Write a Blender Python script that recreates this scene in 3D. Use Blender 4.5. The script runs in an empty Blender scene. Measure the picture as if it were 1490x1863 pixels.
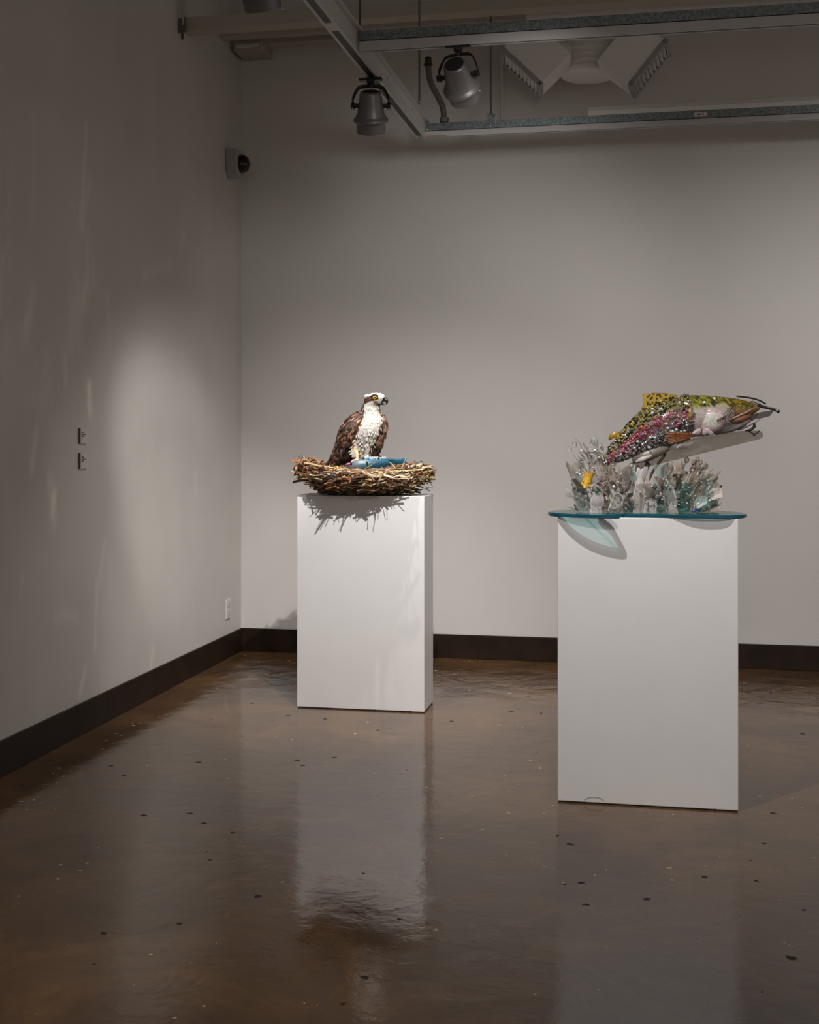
import bpy, bmesh, math, random
from mathutils import Vector, Matrix, Quaternion, noise as mn
random.seed(11)
scene = bpy.context.scene
col = scene.collection

# ------------------------------------------------------------------ camera
FPX, YAW, YH, EYE = 2288.1, 0.195, 787.2, 1.4
CX, CY = 745.0, 931.5
cs, sn = math.cos(YAW), math.sin(YAW)
RT, FW, UP = Vector((cs, sn, 0)), Vector((-sn, cs, 0)), Vector((0, 0, 1))
cd = bpy.data.cameras.new('camera')
cam = bpy.data.objects.new('camera', cd); col.objects.link(cam)
cam.location = (0, 0, EYE)
cam.rotation_euler = (math.pi/2, 0, YAW)
cd.sensor_fit = 'VERTICAL'; cd.sensor_height = 24
cd.lens = 24*FPX/1863
cd.shift_y = -(CY-YH)/1863
cd.clip_end = 100
scene.camera = cam

# ------------------------------------------------------------------ world, light, exposure
scene.view_settings.view_transform = 'Standard'
scene.view_settings.look = 'None'
scene.view_settings.gamma = 1
scene.view_settings.use_curve_mapping = False
scene.view_settings.exposure = 0.0
w = bpy.data.worlds.new('gallery'); scene.world = w; w.use_nodes = True
bg = w.node_tree.nodes['Background']
bg.inputs[0].default_value = (1.0, 0.895, 0.82, 1); bg.inputs[1].default_value = 0.345
scene.cycles.transparent_max_bounces = 24

def spot(name, loc, target, watts, angle, blend, rad=0.03, colr=(1, 0.965, 0.94)):
    l = bpy.data.lights.new(name, 'SPOT'); l.energy = watts; l.spot_size = math.radians(angle)
    l.spot_blend = blend; l.shadow_soft_size = rad; l.color = colr
    o = bpy.data.objects.new(name, l); col.objects.link(o)
    o.location = loc
    o.rotation_euler = (Vector(target)-Vector(loc)).to_track_quat('-Z', 'Y').to_euler()
    return o
# gallery spots hanging from the near (unseen) part of the lighting grid, and one added wall fill
spot('spot_trout', (-0.42, 3.85, 2.82), (-0.05, 4.95, 1.0), 135, 56, 0.9, 0.012)
spot('spot_wall_right', (1.7, 4.2, 2.80), (1.3, 7.72, 0.45), 235, 90, 1.0, 0.05)
spot('spot_wall_left', (-1.0, 4.3, 2.80), (-2.62, 6.80, 0.95), 118, 30, 0.7, 0.03)
spot('spot_osprey', (-0.82, 4.55, 2.80), (-1.5, 6.2, 0.75), 300, 54, 1.0, 0.012)
spot('fill_wall_corner', (-0.2, 4.4, 2.80), (-1.35, 7.72, 1.95), 78, 60, 1.0, 0.15)  # added fill, brightens the back wall left of centre; not a known lamp
spot('spot_floor_near', (-1.3, 1.6, 2.9), (-1.7, 2.9, 0), 130, 62, 1.0, 0.05)
spot('spot_pedestal', (0.25, 1.9, 2.80), (-0.1, 5.0, 0.4), 120, 56, 1.0, 0.15)

# ------------------------------------------------------------------ helpers
def P(px, py, d):
    return FW*d + RT*((px-CX)/FPX*d) + UP*(EYE+(YH-py)/FPX*d)
def ray(px, py):
    return FW*FPX + RT*(px-CX) + UP*(YH-py)
def onX(px, py, X):
    r = ray(px, py); return r*(X/r.x) + Vector((0, 0, EYE))
def onY(px, py, Y):
    r = ray(px, py); return r*(Y/r.y) + Vector((0, 0, EYE))
def onZ(px, py, Z):
    r = ray(px, py); return r*((Z-EYE)/r.z) + Vector((0, 0, EYE))
class Frame:
    """image-sized working units around a depth: x right, y down, w towards the viewer"""
    def __init__(s, d): s.d = d; s.k = d/FPX
    def __call__(s, x, y, w=0): return P(x, y, s.d-w*s.k)

def link(o, parent=None):
    col.objects.link(o)
    if parent: o.parent = parent
    return o
def tag(o, label, cat, group=None):
    o['label'] = label; o['category'] = cat
    if group: o['group'] = group
    return o
def thing(name, loc, label, cat, group=None):
    o = bpy.data.objects.new(name, None); o.empty_display_size = 0.05
    col.objects.link(o); o.location = loc
    return tag(o, label, cat, group)

class MB:
    def __init__(s): s.v = []; s.f = []; s.m = []; s.c = None
    def add(s, vs, fs, m=0):
        b = len(s.v); s.v += [Vector(v) for v in vs]
        for f in fs: s.f.append([b+i for i in f]); s.m.append(m)
    def box(s, a, b, m=0):
        (x0, y0, z0), (x1, y1, z1) = a, b
        s.add([(x0,y0,z0),(x1,y0,z0),(x1,y1,z0),(x0,y1,z0),(x0,y0,z1),(x1,y0,z1),(x1,y1,z1),(x0,y1,z1)],
              [(0,3,2,1),(4,5,6,7),(0,1,5,4),(1,2,6,5),(2,3,7,6),(3,0,4,7)], m); return s
    def obox(s, c, ax, ay, az, m=0):
        c = Vector(c); vs = []
        for k in (-1, 1):
            for (i, j) in ((-1,-1),(1,-1),(1,1),(-1,1)): vs.append(c+ax*i+ay*j+az*k)
        s.add(vs, [(0,3,2,1),(4,5,6,7),(0,1,5,4),(1,2,6,5),(2,3,7,6),(3,0,4,7)], m); return s
    def loft(s, pts, radii, seg=10, side=None, m=0, cap=True):
        """elliptical tube along pts; radii (along side, along the other axis)"""
        pts = [Vector(p) for p in pts]; n = len(pts); vs = []
        prev = None
        for i, p in enumerate(pts):
            t = (pts[min(i+1, n-1)]-pts[max(i-1, 0)]).normalized()
            if side is not None: a = Vector(side)
            elif prev is not None: a = prev
            else: a = Vector((0, 0, 1)) if abs(t.z) < .9 else Vector((1, 0, 0))
            a = (a-t*a.dot(t)).normalized(); prev = a
            b = t.cross(a)
            r = radii[i] if isinstance(radii, list) else radii
            r1, r2 = r if isinstance(r, (list, tuple)) else (r, r)
            for j in range(seg):
                q = 2*math.pi*j/seg
                vs.append(p+a*(r1*math.cos(q))+b*(r2*math.sin(q)))
        fs = [(i*seg+j, i*seg+(j+1) % seg, (i+1)*seg+(j+1) % seg, (i+1)*seg+j) for i in range(n-1) for j in range(seg)]
        if cap: fs += [tuple(range(seg))[::-1], tuple((n-1)*seg+j for j in range(seg))]
        s.add(vs, fs, m); return s
    def lathe(s, o, axis, prof, seg=24, m=0):
        """profile of (radius, distance along axis)"""
        o = Vector(o); t = Vector(axis).normalized()
        a = t.orthogonal().normalized(); b = t.cross(a); vs = []
        for r, h in prof:
            for j in range(seg):
                q = 2*math.pi*j/seg; vs.append(o+t*h+(a*math.cos(q)+b*math.sin(q))*max(r, 1e-5))
        n = len(prof)
        s.add(vs, [(i*seg+j, i*seg+(j+1) % seg, (i+1)*seg+(j+1) % seg, (i+1)*seg+j) for i in range(n-1) for j in range(seg)]
              + [tuple(range(seg))[::-1], tuple((n-1)*seg+j for j in range(seg))], m); return s
    def ball(s, c, r, m=0, sub=1, sc=(1, 1, 1)):
        V, F = ICO[sub]; c = Vector(c)
        s.add([c+Vector((v.x*r*sc[0], v.y*r*sc[1], v.z*r*sc[2])) for v in V], F, m); return s
    def prism(s, outline, thick, m=0):
        """closed outline of world points extruded by a vector"""
        o = [Vector(p) for p in outline]; n = len(o); h = thick/2
        s.add([p-h for p in o]+[p+h for p in o], [tuple(range(n))[::-1], tuple(range(n, 2*n))] + [(i, (i+1) % n, n+(i+1) % n, n+i) for i in range(n)], m); return s
    def leaf(s, base, tip, nrm, wid, m=0, bow=.12):
        """a feather: pointed oval plate with a raised quill line and a back"""
        base, tip = Vector(base), Vector(tip); d = tip-base; L = d.length; t = d/L
        nrm = (Vector(nrm)-t*Vector(nrm).dot(t)).normalized(); b = t.cross(nrm); vs = []
        for u, ww in ((0, .35), (.35, .95), (.7, 1.0), (1, .12)):
            p = base+d*u+nrm*(bow*L*math.sin(u*math.pi))
            vs += [p-b*wid*ww/2, p+nrm*wid*.14*ww, p+b*wid*ww/2]
        s.add(vs, [(i*3+j, i*3+j+1, i*3+j+4, i*3+j+3) for i in range(3) for j in range(2)], m); return s
    def build(s, name, mats, parent=None, origin=None, smooth=False, bevel=0, kind=None, colors=None, fix=True):
        o0 = Vector(origin) if origin is not None else (parent_world(parent) if parent else Vector((0, 0, 0)))
        me = bpy.data.meshes.new(name)
        me.from_pydata([tuple(v-o0) for v in s.v], [], s.f)
        mats = mats if isinstance(mats, (list, tuple)) else [mats]
        for m in mats: me.materials.append(m)
        if len(mats) > 1: me.polygons.foreach_set('material_index', s.m)
        if colors:
            a = me.color_attributes.new('Col', 'FLOAT_COLOR', 'POINT')
            for i, v in enumerate(s.v): a.data[i].color = (*colors(v), 1)
        if fix:
            bm = bmesh.new(); bm.from_mesh(me)
            bmesh.ops.recalc_face_normals(bm, faces=bm.faces)
            if bevel: bmesh.ops.bevel(bm, geom=[e for e in bm.edges if e.calc_face_angle(0) > .6], offset=bevel, segments=2, affect='EDGES', profile=.5)
            bm.to_mesh(me); bm.free()
        if smooth: me.shade_smooth()
        me.update()
        o = bpy.data.objects.new(name, me)
        if parent is None and origin is not None: o.location = o0
        elif parent is not None: o.location = o0-parent_world(parent)
        if kind: o['kind'] = kind
        return link(o, parent)
def parent_world(p):
    l = Vector(p.location)
    while p.parent: p = p.parent; l = l+p.location
    return l
def ico(sub):
    bm = bmesh.new(); bmesh.ops.create_icosphere(bm, subdivisions=sub, radius=1)
    bm.verts.index_update()
    r = ([v.co.copy() for v in bm.verts], [tuple(v.index for v in f.verts) for f in bm.faces]); bm.free(); return r
ICO = {0: ico(1), 1: ico(2), 2: ico(3)}
def cr(pts, n):
    """Catmull-Rom resampling of tuples"""
    out = []; N = len(pts)
    for q in range(n):
        x = q/(n-1)*(N-1); i = min(int(x), N-2); t = x-i
        a, b, c, d = pts[max(i-1, 0)], pts[i], pts[i+1], pts[min(i+2, N-1)]
        out.append(tuple(.5*(2*b[k]+(c[k]-a[k])*t+(2*a[k]-5*b[k]+4*c[k]-d[k])*t*t+(3*b[k]-a[k]-3*c[k]+d[k])*t**3) for k in range(len(b))))
    return out
def seglist(xs, x):
    for (a, b), (c, d) in zip(xs, xs[1:]):
        if x <= c: return b+(d-b)*max(0, (x-a))/(c-a)
    return xs[-1][1]

# ------------------------------------------------------------------ materials
def nt(name):
    m = bpy.data.materials.new(name); m.use_nodes = True
    return m, m.node_tree, m.node_tree.nodes['Principled BSDF']
def mat(name, c, rough=.5, metal=0, var=0, scale=20, bump=0, spec=.5, coat=0, var_c=None):
    m, t, b = nt(name)
    b.inputs['Base Color'].default_value = (*c, 1); b.inputs['Roughness'].default_value = rough
    b.inputs['Metallic'].default_value = metal; b.inputs['Specular IOR Level'].default_value = spec
    b.inputs['Coat Weight'].default_value = coat
    if var or bump:
        tc = t.nodes.new('ShaderNodeTexCoord'); n = t.nodes.new('ShaderNodeTexNoise')
        n.inputs['Scale'].default_value = scale; n.inputs['Detail'].default_value = 5
        t.links.new(tc.outputs['Object'], n.inputs['Vector'])
        if var:
            r = t.nodes.new('ShaderNodeValToRGB')
            r.color_ramp.elements[0].position = .35; r.color_ramp.elements[1].position = .68
            r.color_ramp.elements[0].color = (*[x*(1-var) for x in c], 1)
            r.color_ramp.elements[1].color = (*(var_c or [min(1, x*(1+var)) for x in c]), 1)
            t.links.new(n.outputs['Fac'], r.inputs[0]); t.links.new(r.outputs[0], b.inputs['Base Color'])
        if bump:
            u = t.nodes.new('ShaderNodeBump'); u.inputs['Strength'].default_value = bump; u.inputs['Distance'].default_value = .01
            t.links.new(n.outputs['Fac'], u.inputs['Height']); t.links.new(u.outputs[0], b.inputs['Normal'])
    return m
def colmat(name, rough=.6, spec=.4, coat=0, scale=300, amount=.25):
    """colour from the mesh's own colour attribute with fine mottling"""
    m, t, b = nt(name)
    a = t.nodes.new('ShaderNodeAttribute'); a.attribute_name = 'Col'
    tc = t.nodes.new('ShaderNodeTexCoord'); n = t.nodes.new('ShaderNodeTexNoise'); n.inputs['Scale'].default_value = scale; n.inputs['Detail'].default_value = 4
    t.links.new(tc.outputs['Object'], n.inputs['Vector'])
    mr = t.nodes.new('ShaderNodeMapRange'); mr.inputs['From Min'].default_value = .3; mr.inputs['From Max'].default_value = .7
    mr.inputs['To Min'].default_value = 1-amount; mr.inputs['To Max'].default_value = 1+amount
    t.links.new(n.outputs['Fac'], mr.inputs['Value'])
    mx = t.nodes.new('ShaderNodeVectorMath'); mx.operation = 'SCALE'
    t.links.new(a.outputs['Color'], mx.inputs[0]); t.links.new(mr.outputs[0], mx.inputs['Scale'])
    t.links.new(mx.outputs[0], b.inputs['Base Color'])
    b.inputs['Roughness'].default_value = rough; b.inputs['Specular IOR Level'].default_value = spec; b.inputs['Coat Weight'].default_value = coat
    return m
def clear(name, tint, body, opaque=.35, rough=.12, spec=.6):
    """thin clear plastic or glass: light passes straight through, tinted, with a gloss of its own"""
    m, t, b = nt(name)
    b.inputs['Base Color'].default_value = (*body, 1); b.inputs['Roughness'].default_value = rough; b.inputs['Specular IOR Level'].default_value = spec
    tr = t.nodes.new('ShaderNodeBsdfTransparent'); tr.inputs[0].default_value = (*tint, 1)
    f = t.nodes.new('ShaderNodeFresnel'); f.inputs[0].default_value = 1.45
    ma = t.nodes.new('ShaderNodeMath'); ma.operation = 'ADD'; ma.use_clamp = True; ma.inputs[1].default_value = opaque
    mx = t.nodes.new('ShaderNodeMixShader')
    t.links.new(f.outputs[0], ma.inputs[0]); t.links.new(ma.outputs[0], mx.inputs[0])
    t.links.new(tr.outputs[0], mx.inputs[1]); t.links.new(b.outputs[0], mx.inputs[2])
    t.links.new(mx.outputs[0], t.nodes['Material Output'].inputs['Surface'])
    return m
def spotted(name, c, c2, dot, scale, rough=.3, size=.3):
    m, t, b = nt(name)
    tc = t.nodes.new('ShaderNodeTexCoord')
    v = t.nodes.new('ShaderNodeTexVoronoi'); v.inputs['Scale'].default_value = scale
    n = t.nodes.new('ShaderNodeTexNoise'); n.inputs['Scale'].default_value = scale*.5
    t.links.new(tc.outputs['Object'], v.inputs['Vector']); t.links.new(tc.outputs['Object'], n.inputs['Vector'])
    r = t.nodes.new('ShaderNodeValToRGB'); r.color_ramp.elements[0].position = size; r.color_ramp.elements[1].position = size+.06
    t.links.new(v.outputs['Distance'], r.inputs[0])
    m1 = t.nodes.new('ShaderNodeMix'); m1.data_type = 'RGBA'; m1.inputs['A'].default_value = (*c, 1); m1.inputs['B'].default_value = (*c2, 1)
    t.links.new(n.outputs['Fac'], m1.inputs['Factor'])
    m2 = t.nodes.new('ShaderNodeMix'); m2.data_type = 'RGBA'; m2.inputs['A'].default_value = (*dot, 1)
    t.links.new(r.outputs[0], m2.inputs['Factor']); t.links.new(m1.outputs['Result'], m2.inputs['B'])
    t.links.new(m2.outputs['Result'], b.inputs['Base Color']); b.inputs['Roughness'].default_value = rough
    return m

def floor_mat():
    m, t, b = nt('polished_brown_concrete'); N = t.nodes; L = t.links
    tc = N.new('ShaderNodeTexCoord')
    def noise(scale, detail=6, vec=None, rough=.55, dist=0):
        n = N.new('ShaderNodeTexNoise'); n.inputs['Scale'].default_value = scale; n.inputs['Detail'].default_value = detail
        n.inputs['Roughness'].default_value = rough; n.inputs['Distortion'].default_value = dist
        L.new(vec or tc.outputs['Object'], n.inputs['Vector']); return n
    def ramp(src, stops):
        r = N.new('ShaderNodeValToRGB'); e = r.color_ramp.elements
        while len(e) < len(stops): e.new(.5)
        for q, (p, c) in zip(e, stops): q.position = p; q.color = (*c, 1)
        L.new(src, r.inputs[0]); return r
    def mix(fac, a, bb, mode='MIX'):
        x = N.new('ShaderNodeMix'); x.data_type = 'RGBA'; x.blend_type = mode
        if isinstance(fac, float): x.inputs['Factor'].default_value = fac
        else: L.new(fac, x.inputs['Factor'])
        for k, v in (('A', a), ('B', bb)):
            if isinstance(v, tuple): x.inputs[k].default_value = (*v, 1)
            else: L.new(v, x.inputs[k])
        return x.outputs['Result']
    big = noise(2.0, 9, rough=.68, dist=.8)
    base = ramp(big.outputs['Fac'], [(.34, (.050, .025, .010)), (.5, (.118, .058, .020)), (.66, (.21, .105, .034))])
    mid = noise(9, 8, rough=.65)
    base2 = mix(mid.outputs['Fac'], base.outputs[0], (.080, .046, .026))
    # dark spots and pale flecks of wear
    v1 = N.new('ShaderNodeTexVoronoi'); v1.inputs['Scale'].default_value = 8; v1.inputs['Randomness'].default_value = 1
    wob = noise(40, 3)
    va = N.new('ShaderNodeVectorMath'); va.operation = 'MULTIPLY_ADD'; va.inputs[1].default_value = (.03, .03, .03)
    L.new(wob.outputs['Color'], va.inputs[0]); L.new(tc.outputs['Object'], va.inputs[2]); L.new(va.outputs[0], v1.inputs['Vector'])
    gate = noise(1.7, 2)
    g = N.new('ShaderNodeMapRange'); g.inputs['From Min'].default_value = .38; g.inputs['From Max'].default_value = .56; g.inputs['To Max'].default_value = .10
    L.new(gate.outputs['Fac'], g.inputs['Value'])
    lt = N.new('ShaderNodeMath'); lt.operation = 'LESS_THAN'; L.new(v1.outputs['Distance'], lt.inputs[0]); L.new(g.outputs[0], lt.inputs[1])
    c3 = mix(lt.outputs[0], base2, (.012, .008, .006))
    v2 = N.new('ShaderNodeTexVoronoi'); v2.inputs['Scale'].default_value = 16
    va2 = N.new('ShaderNodeVectorMath'); va2.operation = 'MULTIPLY_ADD'; va2.inputs[1].default_value = (.05, .02, .03)
    L.new(wob.outputs['Color'], va2.inputs[0]); L.new(tc.outputs['Object'], va2.inputs[2]); L.new(va2.outputs[0], v2.inputs['Vector'])
    gate2 = noise(2.3, 3)
    sx = N.new('ShaderNodeSeparateXYZ'); L.new(tc.outputs['Object'], sx.inputs[0])
    g2 = N.new('ShaderNodeMapRange'); g2.inputs['From Min'].default_value = .44; g2.inputs['From Max'].default_value = .62; g2.inputs['To Max'].default_value = .10
    L.new(gate2.outputs['Fac'], g2.inputs['Value'])
    lt2 = N.new('ShaderNodeMath'); lt2.operation = 'LESS_THAN'; L.new(v2.outputs['Distance'], lt2.inputs[0]); L.new(g2.outputs[0], lt2.inputs[1])
    c4 = mix(lt2.outputs[0], c3, (.55, .46, .34))
    L.new(c4, b.inputs['Base Color'])
    # sealer coat: glossy, a little uneven
    rr = N.new('ShaderNodeMapRange'); rr.inputs['From Min'].default_value = .3; rr.inputs['From Max'].default_value = .7
    rr.inputs['To Min'].default_value = .055; rr.inputs['To Max'].default_value = .13
    L.new(mid.outputs['Fac'], rr.inputs['Value']); 
    mxr = N.new('ShaderNodeMath'); mxr.operation = 'MAXIMUM'; L.new(rr.outputs[0], mxr.inputs[0])
    add = N.new('ShaderNodeMath'); add.operation = 'ADD'; L.new(lt.outputs[0], add.inputs[0]); L.new(lt2.outputs[0], add.inputs[1])
    ml = N.new('ShaderNodeMath'); ml.operation = 'MULTIPLY'; ml.inputs[1].default_value = .7; L.new(add.outputs[0], ml.inputs[0])
    L.new(ml.outputs[0], mxr.inputs[1]); L.new(mxr.outputs[0], b.inputs['Roughness'])
    b.inputs['IOR'].default_value = 1.47
    b1 = N.new('ShaderNodeBump'); b1.inputs['Strength'].default_value = .16; b1.inputs['Distance'].default_value = .006
    L.new(noise(11, 5).outputs['Fac'], b1.inputs['Height'])
    worn = N.new('ShaderNodeMapRange'); worn.inputs['From Min'].default_value = 6.3; worn.inputs['From Max'].default_value = 7.2
    worn.inputs['To Min'].default_value = .12; worn.inputs['To Max'].default_value = 1.0
    L.new(sx.outputs['Y'], worn.inputs['Value'])
    b2 = N.new('ShaderNodeBump'); b2.inputs['Distance'].default_value = .013
    L.new(worn.outputs[0], b2.inputs['Strength'])
    L.new(noise(5.5, 7, rough=.6, dist=.8).outputs['Fac'], b2.inputs['Height']); L.new(b1.outputs[0], b2.inputs['Normal'])
    L.new(b2.outputs[0], b.inputs['Normal'])
    return m

M = {}
M['wall'] = mat('white_wall_paint', (.60, .575, .55), .55, var=.02, scale=2.0)
M['wallcol'] = colmat('scuffed_white_wall_paint', .5, .4, scale=3, amount=.03)
M['ceil'] = mat('ceiling_paint', (.5, .48, .45), .8)
M['base'] = mat('dark_brown_baseboard', (.020, .011, .006), .5, var=.25, scale=9, spec=.2)
M['floor'] = floor_mat()
M['ped'] = mat('white_pedestal_paint', (.80, .79, .785), .42, var=.015, scale=6)
M['gap'] = mat('dark_gap', (.02, .014, .01), .8)
M['galv'] = mat('galvanised_steel', (.20, .24, .25), .42, metal=.75, var=.35, scale=70)
M['rail'] = mat('white_rail_enamel', (.50, .49, .48), .4)
M['slot'] = mat('black_slot', (.006, .005, .005), .5)
M['lamp'] = mat('silver_grey_lamp_enamel', (.16, .15, .148), .40, metal=.45)
M['black'] = mat('black_metal', (.012, .011, .010), .4)
M['steel'] = mat('bright_steel', (.6, .6, .58), .2, metal=1)
M['white'] = mat('white_plastic', (.62, .60, .57), .4)
M['duct'] = mat('white_duct_paint', (.82, .80, .77), .45)
M['cream'] = mat('cream_beam_paint', (.40, .37, .31), .6)
M['grey'] = mat('grey_plastic', (.35, .33, .33), .4)
M['glassblack'] = mat('smoked_dome', (.004, .004, .004), .12)
M['conduit'] = mat('dull_conduit', (.12, .11, .095), .5, metal=.3)

def struct(name, mb, m, **k):
    o = mb.build(name, m, **k); o['kind'] = 'structure'; return o

# ------------------------------------------------------------------ the room
XL, YB, BB, CEIL = -2.628, 7.72, 0.147, 4.35
XR, Y0 = 5.5, -2.5
mb = MB(); mb.box((XL-.2, Y0, -.2), (XR, YB+.2, 0)); struct('floor', mb, M['floor'])
mb = MB(); mb.box((XL-.2, Y0, CEIL), (XR, YB+.2, CEIL+.15)); struct('ceiling', mb, M['ceil'])
mb = MB(); mb.box((XL-.2, YB, 0), (XR, YB+.2, CEIL)); struct('wall_back', mb, M['wall'])

# left wall: a fine grid whose paint carries the rubbed scuffs seen in the photograph
strokes = [  # px, py, px, py, width in px, strength
    (157,230,148,400,4,.18),(163,330,150,420,4,.13),(160,420,155,560,5,.10),(60,540,48,600,8,.16),(50,600,5,640,18,.08),(160,520,150,545,9,.16),
    (140,560,130,620,14,.09),(195,540,200,615,4,.10),(118,655,120,690,5,.20),(162,705,164,745,6,.42),(85,660,80,710,16,.09),(65,790,58,850,5,.22),
    (92,880,98,935,9,.26),(100,895,94,930,5,.22),(190,990,180,1060,3,.14),(176,1060,173,1180,3,.16),(155,1220,146,1260,4,.22),(278,1185,275,1215,6,.14),
    (100,1120,140,1121,4,.12),(40,1050,38,1075,4,.10),(355,860,356,890,5,.09),(262,500,310,485,5,.08),(335,425,327,450,3,.10),(120,700,100,760,40,.04),
    (130,450,110,760,60,.035),(170,600,150,760,70,.03),(140,1180,60,1290,50,.03),(0,700,60,690,25,.05),(20,300,10,620,12,.05),(62,220,60,400,8,.06),
    (230,850,300,840,30,.03),(100,1010,60,1020,30,.03),(145,400,135,560,22,.06),(165,440,172,520,10,.07),(0,560,4,470,6,.12)]
ny, nz = 250, 210
ys = [Y0+(4.2-Y0)*i/8 for i in range(8)]+[4.2+(YB-4.2)*i/(ny-1) for i in range(ny)]
zs = [CEIL*i/(nz-1) for i in range(nz)]
mb = MB(); nyy = len(ys)
mb.v = [Vector((XL, y, z)) for z in zs for y in ys]
mb.f = [[k*nyy+i, k*nyy+i+1, (k+1)*nyy+i+1, (k+1)*nyy+i] for k in range(nz-1) for i in range(nyy-1)]; mb.m = [0]*len(mb.f)
st = []
for x0, y0, x1, y1, wd, a in strokes:
    A = onX(x0, y0, XL); B = onX(x1, y1, XL); kk = onX(x0+wd, y0, XL).y-A.y
    st.append((A.y, A.z, B.y, B.z, abs(kk)*.6, wd*.0026, a*1.35))
def wall_col(v):
    g = 1.0+.05*mn.noise(Vector((v.y*1.2, v.z*.7, 3)))+.03*mn.noise(Vector((v.y*6, v.z*1.2, 9)))
    for ay, az, by, bz, wy, wz, a in st:
        dy, dz = by-ay, bz-az; L2 = dy*dy+dz*dz+1e-9
        t = min(1, max(0, ((v.y-ay)*dy+(v.z-az)*dz)/L2))
        q = ((v.y-ay-dy*t)/(wy+.004))**2+((v.z-az-dz*t)/(wz*2+.01))**2
        if q < 6: g += a*math.exp(-q)*(.75+.5*mn.noise(Vector((v.y*40, v.z*14, 1))))
    return (.56*g, .535*g, .50*g)
o = struct('wall_left', mb, M['wallcol'], colors=wall_col)
mb = MB(); mb.box((XL-.2, Y0, 0), (XL-.002, YB, CEIL)); s2 = mb.build('wall_core', M['wall'], o)

mb = MB(); mb.box((XL, Y0, 0), (XL+.012, YB, BB)); struct('baseboard_left', mb, M['base'], bevel=.003)
mb = MB(); mb.box((XL+.012, YB-.012, 0), (XR, YB, BB)); struct('baseboard_back', mb, M['base'], bevel=.003)
# painted beams up under the ceiling
def xbeam(name, pl, pr, Y, dz, dy, m, X1=None):
    a = onY(pl[0], pl[1], Y); x1 = X1 if X1 is not None else onY(pr[0], pr[1], Y).x
    b = MB(); b.box((a.x, Y, a.z), (x1, Y+dy, a.z+dz)); return b
mb = MB(); a = onX(331, 56, XL); mb.box((XL, a.y, a.z), (XR, a.y+.1, a.z+.075)); struct('trim_1', mb, M['cream'], bevel=.004)
a = onX(400, 70, XL)
mb = MB(); mb.box((XL, a.y, a.z), (-.62, a.y+.06, a.z+.055)); t2 = struct('trim_2', mb, M['cream'], bevel=.003)
mb = MB(); mb.box((XL, a.y+.005, a.z+.055), (-.62, a.y+.05, a.z+.075)); mb.build('shadow_gap', M['gap'], t2)  # solid dark strip, coloured as the shade in a gap
a2 = onY(410, 84, 7.52)
mb = MB(); mb.box((XL, 7.52, a2.z), (-.62, 7.60, a2.z+.05)); struct('trim_3', mb, M['cream'], bevel=.003)

# ------------------------------------------------------------------ fittings on the walls
# small white box at the head of the corner
b0 = onY(482, 92, 7.56); b1 = onY(430, 84, 7.56)
mb = MB(); mb.box((b1.x, 7.50, b0.z-.01), (b0.x, YB, b0.z+.05))
o = mb.build('fixture_box', M['cream'], origin=(b1.x, YB, b0.z), bevel=.006)
tag(o, 'small cream box fixed high in the corner under the stepped beam', 'box')
mb = MB(); mb.box((b1.x+.02, 7.495, b0.z+.005), (b0.x-.02, 7.50, b0.z+.03)); mb.build('cover', M['white'], o, bevel=.002)
# corner bracket at the beam's left end
a = onX(331, 70, XL)
t = thing('pipe_bracket', a, 'thin dark strap with pipe against left wall at the beam end', 'bracket')
mb = MB(); mb.loft([onX(333, y, XL+.03) for y in (-60, 0, 30, 46)], .007, 8); mb.build('pipe', M['cream'], t, smooth=True)
p0 = onX(333, 46, XL+.02)
mb = MB(); mb.box((XL, p0.y-.03, p0.z-.05), (XL+.045, p0.y-.02, p0.z+.03)); mb.box((XL, p0.y+.02, p0.z-.07), (XL+.012, p0.y+.03, p0.z+.02)); mb.build('strap', M['conduit'], t)

# dome camera
pc = onX(416, 300, XL)
t = thing('security_camera', pc, 'grey dome camera with black lens dome high on left wall by the corner', 'camera')
mb = MB()
prof = [(-.085, .088), (-.085, -.02), (-.065, -.062), (-.03, -.085), (.03, -.085), (.065, -.062), (.085, -.02), (.085, .088)]
mb.prism([pc+Vector((.04, q[0]*.8, q[1])) for q in prof], Vector((.08, 0, 0)))
mb.build('housing', M['grey'], t, bevel=.008)
mb = MB(); c = pc+Vector((.08, 0, 0.002))
mb.lathe(c, (1, 0, 0), [(.058, 0), (.058, .008), (.054, .026), (.044, .042), (.028, .053), (.010, .058), (0, .058)], 24)
mb.build('dome', M['glassblack'], t, smooth=True)
mb = MB(); mb.ball(pc+Vector((.045, -.069, -.01)), .006); mb.build('screw', M['steel'], t, smooth=True)

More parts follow.
